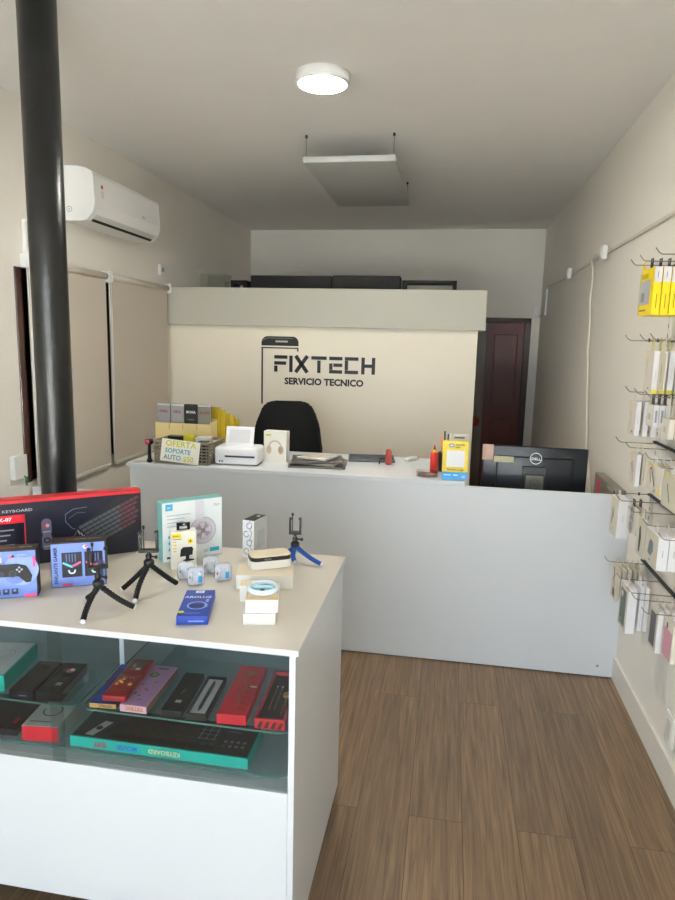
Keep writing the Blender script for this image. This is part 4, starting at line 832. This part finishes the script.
# ------------------------------------------------------------ accessory wall on the right
RB = M('#1a1a1a', .4, .3)
DZW = -.010      # whole accessory wall sits a touch lower
RZ = {'A': 1.930, 'B': 1.635, 'C': 1.435, 'D': 1.224, 'E': 1.000, 'F': .712}
RN = {'A': 'topmost', 'B': 'second from the top', 'C': 'third from the top', 'D': 'fourth from the top', 'E': 'fifth from the top', 'F': 'lowest'}
for y, nm in ((2.86, 'far'), (1.75, 'near')):
    b = MB(); b.box((-.012, -.012, 0), (0, .012, 1.45), M('#d8d5cd', .4), .001)
    for k in range(36): b.box((-.0125, -.003, .03+k*.04), (-.0119, .003, .045+k*.04), DGREY)
    tag(b.build('wall_upright', loc=(XR, y, .62)), 'white slotted upright at the %s end of the accessory wall' % nm, 'upright')
for k, z in RZ.items():
    b = MB(); b.box((-.026, -.57, -.0042), (-.0125, .57, .0042), RB, .001)
    tag(b.build('hook_rail', loc=(XR, 2.29, z)), 'thin black horizontal hook rail, %s on the right wall' % RN[k], 'rail', 'hook rails on the right wall')
HK = M('#8f8b84', .35, .5); hookn = [0]
hb = MB(); hb.tube([(-.162, 0, .022), (-.150, 0, .006), (-.140, 0, .0), (0, 0, -.001)], .0018, HK, 8)
hook_me = None
stop0 = []
def hook(row, y, desc, stops=()):
    global hook_me
    if hook_me is None: o = hb.build('wall_hook'); hook_me = o
    else: o = hook_me.copy(); COL.objects.link(o)
    for sx in stops:
        if not stop0:
            b = MB(); b.lathe([(.0019, -.003), (.007, -.002), (.007, .002), (.0019, .003)], BLACK, 14); c = b.build('black_stop', o, rot=(0, R(90), 0)); stop0.append(c)
        else: c = stop0[0].copy(); COL.objects.link(c); c.parent = o
        c.location = (sx, 0, 0)
    o.location = (XR-.0262, y, RZ[row]); return tag(o, desc, 'hook', 'metal hooks on the right wall rails')
PALE = M('#d9d2c6', .45); PALE2 = M('#cfc8b6', .45); WSD = M('#e3e1e3', .4)
def hang(row, x0, d, y0, y1, z0, z1, label, name='accessory_box', cat='box', m=WSD, fm=None, deco=None, side=None, tab=None, group=None, n=1, step=None):
    """hanging pack: front faces -x, thickness d, from y0 (near) to y1 (far)"""
    z0 += DZW; z1 += DZW; w = y1-y0; h = z1-z0; hz = RZ[row]-z0; yc = (y0+y1)/2; first = None
    for k in range(n):
        if first is None:
            b = MB(); hole = .005
            b.box((-w/2, 0, 0), (w/2, d, h), m, .0006)
            if fm: Face(b, (-w/2, 0, 0), X, Z).rect(.0006, .0006, w-.0012, h-.0012, fm)
            if deco:
                f = Face(b, (-w/2, -.0004, 0), X, Z); deco(f, w, h)
            if side:
                s = Face(b, (w/2, 0, 0), Y, Z); side(s, d, h)
            tm = tab or m; ty = d*.3; top = max(hz+.010, h+.012)
            b.box((-.016, ty, h), (-hole-.0005, ty+.0015, top), tm); b.box((hole+.0005, ty, h), (.016, ty+.0015, top), tm); b.box((-hole-.0005, ty, hz+.0045), (hole+.0005, ty+.0015, top), tm)
            if hz-.0045 > h: b.box((-hole-.0005, ty, h), (hole+.0005, ty+.0015, hz-.0045), tm)
            o = b.build(name, loc=(x0, yc, z0), rz=-math.pi/2); first = o
        else:
            o = first.copy(); COL.objects.link(o); o.location = (x0 + k*(step or d+.003), yc, z0)
        tag(o, label if isinstance(label, str) else label[k], cat, group)
    return first
def D(z, row): return z
YG = M('#b9b9c6', .3)
def yfront(f, w, h): f.rect(.006, h*.24, w*.72, h*.52, YG); f.rect(.004, h*.80, w*.5, h*.1, M('#c0a800')); f.rect(.01, h*.30, w*.3, h*.2, M('#8b8c98')); f.rect(.008, h*.1, w*.5, .006, M('#7a6a00'))
def yside(s, d, h): s.rect(.0006, h*.68, d-.0012, h*.32-.0006, WSD); s.rect(d*.45, h*.78, .0016, h*.12, DGREY); s.rect(d*.45, h*.14, .003, h*.3, M('#8f7d00'))
hook('A', 2.694, 'metal hook on the topmost rail carrying the yellow and white boxes')
hang('A', .722, .027, 2.615, 2.773, 1.738, 1.912, ['frontmost tall yellow and white box of the yellow row', 'second tall yellow and white box of the yellow row', 'third tall yellow and white box of the yellow row', 'rearmost tall yellow and white box of the yellow row'], 'screen_protector_box', m=YEL, deco=yfront, side=yside, tab=BLACK, group='yellow and white boxes on the top rail hook', n=4, step=.0305)
hang('A', .735, .012, 2.800, 2.848, 1.745, 1.905, 'pale yellow carded pack at the far end of the topmost rail', 'carded_pack', 'pack', m=M('#cdbf5a', .45), deco=lambda f, w, h: f.rect(.004, h*.28, w*.8, h*.45, YG), tab=YEL)
hook('A', 2.824, 'metal hook at the far end of the topmost rail')
hook('A', 2.50, 'empty metal hook nearest on the topmost rail')
# B
hook('B', 2.800, 'bare metal hook farthest along the second rail')
def bfront(f, w, h): f.rect(.01, h-.022, .012, .012, YEL); f.rect(w*.3, h*.4, .003, h*.4, GREY); f.rect(w*.6, h*.1, .012, .006, DGREY)
def bside(s, d, h): s.rect(.0005, .0005, d-.001, .014, M('#d9cf3a')); s.rect(d*.45, h*.35, .0016, h*.2, M('#c8c4cc'))
hook('B', 2.594, 'metal hook on the second rail carrying slim white boxes', (-.128, -.098, -.07))
hang('B', .728, .0205, 2.540, 2.642, 1.452, 1.606, ['frontmost slim white box with yellow foot on the second rail', 'second slim white box with yellow foot on the second rail', 'third slim white box with yellow foot on the second rail', 'rearmost slim white box with yellow foot on the second rail'], 'cable_box', fm=PALE, deco=bfront, side=bside, tab=M('#cfc48a', .5), group='slim white boxes with yellow foot', n=4, step=.0265)
hang('B', .735, .004, 2.43, 2.50, 1.47, 1.60, 'pale flat card nearest the camera on the second rail', 'carded_pack', 'pack', m=PALE2, deco=lambda f, w, h: f.rect(w*.4, h*.2, .012, h*.5, M('#aaa69a')), tab=PALE)
hook('B', 2.465, 'metal hook on the second rail nearest the camera')
# C
hook('C', 2.728, 'metal hook on the third rail carrying slim white cable boxes')
def cfront(f, w, h): f.disc(w*.25, h*.88, .007, YEL); f.line([(w*.3, h*.7), (w*.45, h*.45), (w*.35, h*.2)], .0035, GREY); f.rect(w*.6, h*.08, .02, .008, M('#6c6c66'))
hang('C', .722, .019, 2.679, 2.778, 1.276, 1.410, ['front white cable box with curved cable picture on the third rail', 'middle white cable box on the third rail hook', 'rear white cable box on the third rail hook'], 'cable_box', fm=PALE, deco=cfront, side=lambda s, d, h: s.rect(d*.45, h*.35, .0018, h*.25, M('#c4c2c8')), tab=PALE, group='white cable boxes on the third rail', n=3, step=.030)
hang('C', .752, .018, 2.560, 2.640, 1.326, 1.408, ['front small white box with grey side print, third rail', 'second small white box with grey side print, third rail', 'third small white box with grey side print, third rail', 'fourth small white box with grey side print, third rail'], 'charger_box', fm=PALE, deco=lambda f, w, h: f.rect(w*.2, h*.3, w*.4, h*.3, M('#b4b0a4')), side=lambda s, d, h: s.rect(d*.28, h*.22, d*.42, h*.55, M('#9a9ea4')), tab=DGREY, group='small white boxes with grey side print on the third rail', n=4, step=.0205)
hook('C', 2.600, 'metal hook on the third rail carrying the small grey-printed boxes')
hook('C', 2.46, 'metal hook on the third rail with small plain white boxes')
hang('C', .765, .018, 2.42, 2.50, 1.300, 1.372, ['front small plain white box, third rail', 'second small plain white box, third rail', 'third small plain white box, third rail'], 'adapter_box', m=PALE, deco=lambda f, w, h: f.rect(w*.3, h*.3, w*.4, h*.3, M('#c0bcb0')), group='small plain white boxes on the third rail', n=3, step=.0205)
# D
def cabfront(f, w, h):
    f.disc(w*.28, h*.94, .008, YEL); f.line([(w*.25, h*.66), (w*.55, h*.30), (w*.62, h*.14)], .0045, DGREY); f.line([(w*.42, h*.74), (w*.66, h*.42)], .0045, DGREY)
hook('D', 2.648, 'metal hook on the fourth rail carrying a cable card and white box')
hang('D', .722, .016, 2.603, 2.690, 1.090, 1.215, 'pale box with two black cables pictured, farthest on the fourth rail', 'cable_box', fm=PALE, deco=cabfront, tab=PALE)
hang('D', .745, .010, 2.610, 2.690, 1.095, 1.212, 'thin grey box behind the farthest cable box on the fourth rail', 'cable_box', m=M('#b9b2a2', .5), tab=PALE)
hook('D', 2.800, 'bare metal hook farthest along the fourth rail')
def cab2(f, w, h):
    f.rect(w*.12, h-.010, w*.25, .009, YEL); f.line([(w*.22, h*.70), (w*.34, h*.34)], .005, DGREY); f.ring(w*.30, h*.70, w*.09, w*.06, DGREY, a0=0, a1=math.pi); f.line([(w*.40, h*.68), (w*.60, h*.28)], .0075, M('#4c4d52')); f.rect(w*.85, .003, w*.11, h*.2, YEL); f.rect(w*.62, h*.04, .012, .010, GREY)
hook('D', 2.384, 'metal hook on the fourth rail carrying the wide pale cable cards')
hang('D', .722, .006, 2.303, 2.465, 1.118, 1.216, ['front wide pale card with looped grey cable', 'middle wide pale card behind the looped cable card', 'rear wide pale card behind the looped cable card'], 'cable_card', 'card', m=PALE, deco=cab2, tab=WSD, group='wide pale cable cards on the fourth rail', n=3, step=.022)
hook('D', 2.21, 'metal hook on the fourth rail nearest the camera')
hang('D', .722, .010, 2.14, 2.285, 1.10, 1.216, ['front pale card with vertical dark cable', 'rear pale card behind the vertical cable card'], 'cable_card', 'card', m=PALE2, deco=lambda f, w, h: (f.disc(w*.3, h*.93, .008, YEL), f.line([(w*.35, h*.66), (w*.55, h*.22)], .007, M('#3c4450'))), tab=WSD, group='pale cable cards nearest on the fourth rail', n=2, step=.03)
# E
hook('E', 2.853, 'metal hook farthest along the fifth rail', (-.135, -.035))
def efront(f, w, h): f.disc(w*.2, h*.94, .009, YEL); f.poly([(w*.18, h*.30), (w*.30, h*.75), (w*.42, h*.70), (w*.55, h*.55), (w*.38, h*.40), (w*.24, h*.22)], M('#8f958f')); f.rect(w*.4, h*.14, .01, .006, GREY)
hang('E', .722, .046, 2.795, 2.912, .826, .988, 'thick white box with grey gadget picture, farthest on the fifth rail', 'gadget_box', fm=PALE2, deco=efront, side=lambda s, d, h: s.rect(d*.42, h*.42, .003, h*.2, M('#c8c4d0')), tab=PALE)
hook('E', 2.70, 'metal hook on the fifth rail carrying the card with three rings')
def rings(f, w, h):
    for k in range(3): f.disc(w*.5, h*(.78-.28*k), w*.24, M('#a9a6a6')); f.disc(w*.5, h*(.78-.28*k), w*.15, M('#85868c'))
hang('E', .752, .008, 2.637, 2.765, .885, .990, 'pale card with three grey ring holders', 'ring_holder_card', 'card', m=PALE, deco=rings, tab=BLACK)
hang('E', .775, .012, 2.640, 2.760, .880, .990, 'pinkish card behind the ring holder card', 'accessory_card', 'card', m=M('#cbbcae', .5), tab=BLACK)
hook('E', 2.52, 'metal hook with white round stop in the middle of the fifth rail')
hang('E', .740, .005, 2.470, 2.575, .842, .988, 'narrow clear card with long black accessory on the fifth rail', 'accessory_card', 'card', m=PALE2, deco=lambda f, w, h: (f.disc(w*.3, h*.93, .006, YEL), f.poly([(w*.35, h*.1), (w*.30, h*.7), (w*.45, h*.8), (w*.58, h*.5), (w*.5, h*.1)], M('#3e4248'))), tab=PALE)
hook('E', 2.33, 'metal hook on the fifth rail carrying the large white boxes')
def e5(f, w, h): f.poly([(w*.25, h*.3), (w*.3, h*.62), (w*.42, h*.76), (w*.62, h*.7), (w*.66, h*.45), (w*.5, h*.25)], M('#6f7a80')); f.rect(w*.4, h*.10, .014, .008, GREY)
hang('E', .722, .034, 2.262, 2.400, .872, .990, ['front large white box with grey oval picture on the fifth rail', 'second large white box on the fifth rail', 'third large white box on the fifth rail'], 'gadget_box', fm=PALE2, deco=e5, side=lambda s, d, h: s.rect(d*.48, h*.4, .0016, h*.2, GREY), tab=PALE, group='large white boxes on the fifth rail', n=3, step=.0355)
hook('E', 2.16, 'bare metal hook nearest the camera on the fifth rail')
# F phone cases
def case(cm, cam_=True, bm='#cfc9bb'):
    def g(f, w, h):
        f.rect(w*.14, h*.08, w*.66, h*.80, M(cm, .35))
        if cam_: f.disc(w*.34, h*.76, w*.11, M('#c8c8b8')); f.disc(w*.34, h*.18, w*.08, M('#8f9a7a'))
    return g
hook('F', 2.80, 'metal hook farthest along the lowest rail')
hang('F', .735, .014, 2.760, 2.845, .562, .702, ['maroon patterned phone case pack, farthest on the lowest rail'] + ['%s pack behind the maroon phone case on the lowest rail' % q for q in ('second', 'third', 'fourth', 'rearmost')], 'phone_case_pack', 'pack', m=PALE2, deco=lambda f, w, h: (f.line([(w*.35, h*.92), (w*.55, h*.75), (w*.4, h*.6), (w*.6, h*.45)], .010, M('#7a2f3c')), f.poly([(w*.35, h*.1), (w*.4, h*.38), (w*.7, h*.34), (w*.8, h*.08)], M('#4c484c'))), group='packs behind and with the maroon phone case', n=5, step=.021)
hook('F', 2.59, 'metal hook on the lowest rail carrying the dark green phone case pack')
hang('F', .722, .033, 2.535, 2.650, .520, .700, 'thick white box with dark green phone case, on the lowest rail', 'phone_case_pack', 'pack', fm=PALE2, deco=case('#46504a'), tab=PALE)
hang('F', .772, .016, 2.560, 2.645, .525, .700, ['first slim white box behind the dark green phone case', 'second slim white box behind the dark green phone case'], 'phone_case_pack', 'pack', m=WSD, side=lambda s, d, h: s.rect(d*.5, h*.05, .001, h*.8, M('#b8b4c0')), group='slim white boxes behind the dark green case', n=2, step=.019)
hook('F', 2.44, 'bare metal hook on the lowest rail between the packs')
hook('F', 2.375, 'metal hook on the lowest rail carrying the charcoal phone case pack')
hang('F', .770, .019, 2.330, 2.420, .545, .700, ['white box with charcoal phone case on the lowest rail', 'second box directly behind the charcoal phone case box', 'rear box behind the charcoal phone case box'], 'phone_case_pack', 'pack', fm=PALE2, deco=case('#3c3a44', False), tab=PALE, group='charcoal case boxes on the lowest rail', n=3, step=.023)
hook('F', 2.25, 'metal hook on the lowest rail carrying the pink phone case pack')
hang('F', .780, .014, 2.205, 2.300, .568, .700, 'pink phone case pack nearest the camera on the lowest rail', 'phone_case_pack', 'pack', m=PALE, deco=lambda f, w, h: (f.rect(w*.1, h*.02, w*.85, h*.76, M('#c98c9c', .4)), f.disc(w*.4, h*.86, .007, DGREY, ry=.012)), tab=PALE)
